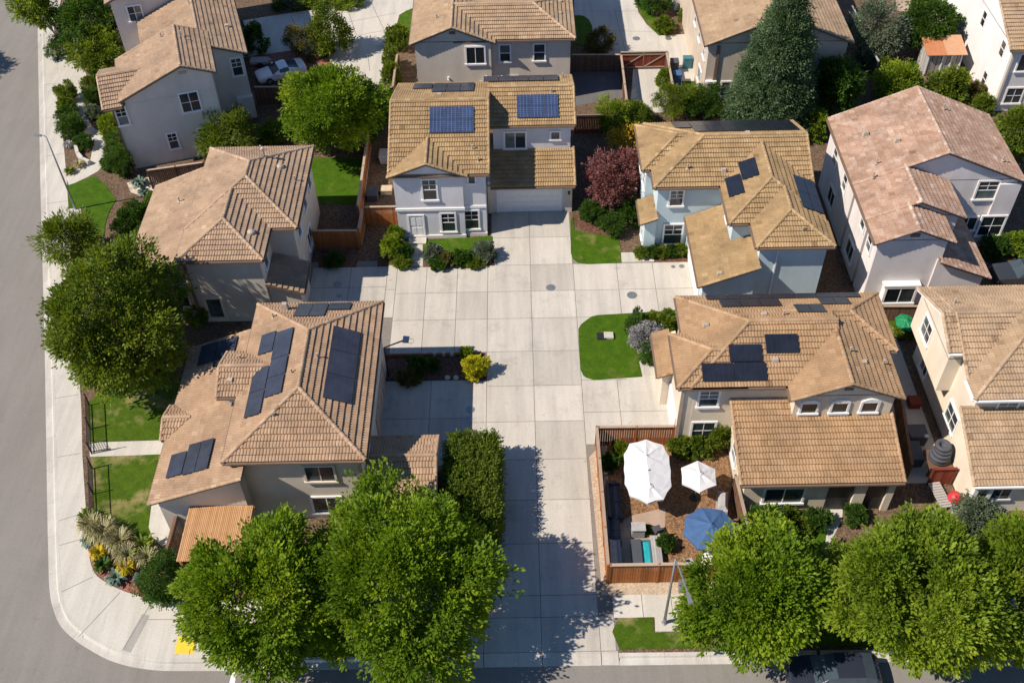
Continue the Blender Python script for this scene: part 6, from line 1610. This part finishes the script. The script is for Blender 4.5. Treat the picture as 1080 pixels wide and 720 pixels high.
# ------------------------------------------------------------------ cars
def car(label, loc, rz, paint, L=4.7, W=1.86, H=1.65, kind='suv'):
    root = tag(empty('parked_car', loc, rz), label, 'car')
    hl = L / 2; w = W / 2
    low = kind == 'sport'
    belt = .98 if not low else .8
    if kind == 'suv':
        st = [(-hl, .80, .42, .84, 0), (-hl + .12, .93, .30, .98, 0), (-hl + 1.25, .99, .24, 1.06, 0), (-hl + 1.85, 1.0, .24, 1.10, 1), (-hl + 2.3, 1.0, .24, 1.11, 1), (hl - 1.0, 1.0, .24, 1.13, 1), (hl - .42, .98, .26, 1.12, 1), (hl - .1, .95, .32, 1.05, 0), (hl, .86, .42, .86, 0)]
        roof = {2: 1.08, 3: 1.50, 4: H, 5: H, 6: 1.45, 7: 1.08}
    else:
        st = [(-hl, .72, .32, .55, 0), (-hl + .15, .88, .22, .68, 0), (-hl + 1.3, .98, .18, .82, 0), (-hl + 1.95, 1.0, .18, .86, 1), (-hl + 2.5, 1.0, .18, .88, 1), (hl - 1.6, 1.0, .18, .92, 1), (hl - .7, .99, .2, .92, 0), (hl - .12, .92, .26, .86, 0), (hl, .84, .36, .74, 0)]
        roof = {2: .84, 3: 1.12, 4: H, 5: H - .03, 6: .95}
    rings = []
    for i, (x, f, zs, zb, cab) in enumerate(st):
        zr = roof.get(i, zb + .03)
        wr = w * f * (.74 if zr > zb + .2 else .9)
        pr = [(w * f * .9, zs), (w * f, zs + .22), (w * f, (zs + zb) / 2 + .08), (w * f * .965, zb), (wr, zr), (wr * .5, zr + .035), (0, zr + .045)]
        rings.append([V((x, y, z)) for y, z in pr] + [V((x, -y, z)) for y, z in pr[-2::-1]])
    body, glass_s, glass_f = MB(), MB(), MB()
    k = len(rings[0])
    for i in range(len(rings) - 1):
        for j in range(k - 1):
            q = [rings[i][j], rings[i + 1][j], rings[i + 1][j + 1], rings[i][j + 1]]
            c0, c1 = roof.get(i, 0), roof.get(i + 1, 0)
            side = j in (3, k - 5)
            tall = max(c0 - st[i][3], c1 - st[i + 1][3]) > .2
            top = 4 <= j <= k - 6
            slope = abs((roof.get(i, st[i][3])) - (roof.get(i + 1, st[i + 1][3]))) > .1
            if side and tall and c0 - st[i][3] > .2 and c1 - st[i + 1][3] > .2: glass_s.face(q[::-1])
            elif top and slope and tall: glass_f.face(q[::-1])
            else: body.face(q[::-1])
    body.face(rings[0]); body.face(rings[-1][::-1])
    n = len(rings)
    body.face([r_[0] for r_ in rings] + [r_[-1] for r_ in rings][::-1])
    body.build('body', M[paint], root, smooth=False)
    for sgn in (1, -1):
        g_ = MB()
        for f_ in glass_s.f:
            pp = [glass_s.v[i] for i in f_]
            if pp[0][1] * sgn > 0: g_.face(pp)
        g_.build('side_window', M['carglass'], root)
    for sgn, nm in ((-1, 'windscreen'), (1, 'rear_window')):
        g_ = MB()
        for f_ in glass_f.f:
            pp = [glass_f.v[i] for i in f_]
            if (pp[0][0] + pp[1][0]) * sgn > .4 * sgn: g_.face(pp)
        if g_.f: g_.build(nm, M['carglass'], root)
    for x in (-hl + .92, hl - .98):
        for s_ in (-1, 1):
            wm = MB(); rr = .34 if kind == 'suv' else .32
            wm.tube([(x, s_ * (w - .2), rr), (x, s_ * (w + .02), rr)], rr, 18); wo = wm.build('wheel', M['rubber'], root)
            rm_ = MB(); rm_.tube([(x, s_ * (w + .0), rr), (x, s_ * (w + .03), rr)], rr * .62, 12); rm_.build('rim', M['rim'], wo)
    z = .72 if kind == 'suv' else .52
    for s_ in (-1, 1):
        mb = MB(); mb.obox((-hl + .1, s_ * w * .66, z), (.09, s_ * .04, 0), (0, .2, 0), (0, 0, .07)); mb.build('headlight', M['lampglass'], root)
        mb = MB(); mb.obox((hl - .05, s_ * w * .7, z + .12), (.06, 0, 0), (0, .16, 0), (0, 0, .08)); mb.build('tail_light', M['redlens'], root)
        mb = MB(); mb.obox((-hl + 1.75, s_ * (w + .1), belt + .08), (.07, 0, 0), (0, .1, 0), (0, 0, .07)); mb.build('wing_mirror', M[paint], root)
    return root
car('dark navy car parked at the kerb under the bottom right street trees', (15.65, 24.28, -.13), 0, 'navypaint')
car('white sports car tucked beside the big round back-lawn tree', (-20.9, 82.0, 0), R(24), 'whitepaint', 4.4, 1.9, 1.2, 'sport')
car('dark grey car on the drive at the right edge', (35.6, 53.6, 0.02), R(2), 'greypaint', 4.6, 1.84, 1.48)
root = tag(empty('bicycle_trailer', (-23.01, 83.90)), 'pale two-wheeled trailer in the shade left of the white sports car', 'trailer')
mb = MB(); mb.box(-.9, .7, -.45, .45, .35, .6); mb.build('tray', M['cgrey'], root)
for s_ in (-1, 1):
    mb = MB(); mb.tube([(0, s_ * .5, .28), (0, s_ * .58, .28)], .28, 14); mb.build('wheel', M['rubber'], root)
for k, (x, y) in enumerate(((-22.47, 84.36), (-21.59, 83.69), (-21.01, 83.83))):
    mb = MB(); mb.lathe((0, 0, 0), [(.3, 0), (.36, .14), (.26, .32), (.06, .4)], 9)
    o = mb.build('boulder', M['stones'], smooth=True); o.location = (*(x, y), 0); tag(o, ('pale boulder on the red mulch, nearest the trailer', 'pale boulder on the red mulch, middle of three above the white car', 'pale boulder on the red mulch, nearest the bonnet of the white car')[k], 'boulder')
# small wall at the very top
mb = MB(); mb.box((15.50, 91.69)[0], (17.04, 91.63)[0], 92.2, 98, 0, 3.2)
tag(mb.build('house_corner', M['w_white']), 'pale house corner at the top edge by the fiery orange plant', 'house')

# ------------------------------------------------------------------ light and camera
w = bpy.data.worlds.new('World'); SC.world = w; w.use_nodes = True
nt = w.node_tree; nt.nodes.clear()
out = nt.nodes.new('ShaderNodeOutputWorld'); bg = nt.nodes.new('ShaderNodeBackground'); sky = nt.nodes.new('ShaderNodeTexSky')
sky.sky_type = 'NISHITA'; sky.sun_disc = False
EL, AZ = R(47), R(16.5)
sky.sun_elevation = EL; sky.sun_rotation = R(270) - AZ
sky.altitude = 1200; sky.air_density = 1.0; sky.dust_density = 0.0; sky.ozone_density = 6.0
bg.inputs[1].default_value = 0.10
nt.links.new(sky.outputs[0], bg.inputs[0]); nt.links.new(bg.outputs[0], out.inputs[0])
sun = bpy.data.lights.new('sun', 'SUN'); sun.energy = 5.0; sun.angle = R(0.53); sun.color = (1.0, 0.892, 0.775)
so = link(bpy.data.objects.new('sun', sun))
src = V((-math.cos(AZ) * math.cos(EL), -math.sin(AZ) * math.cos(EL), math.sin(EL)))
so.rotation_euler = src.to_track_quat('Z', 'Y').to_euler(); so.location = (-40, -10, 60)

cam = bpy.data.cameras.new('camera'); cam.sensor_width = 36; cam.lens = 36 * 1100 / 1080; cam.clip_end = 1000; cam.clip_start = 0.5
co = link(bpy.data.objects.new('camera', cam)); SC.camera = co
co.matrix_world = Matrix(((0.9998025, 0.0185113, 0.0072255, 0.0), (-0.0084148, 0.7237978, -0.6899608, 0.0), (-0.0180019, 0.6897638, 0.7238107, 51.0), (0, 0, 0, 1)))
vs = SC.view_settings
vs.view_transform = 'Standard'; vs.look = 'None'; vs.gamma = 1.0; vs.exposure = 0.38; vs.use_curve_mapping = False
SC.render.engine = 'CYCLES'
SC.cycles.max_bounces = 6; SC.cycles.diffuse_bounces = 3; SC.cycles.transmission_bounces = 3; SC.cycles.transparent_max_bounces = 4
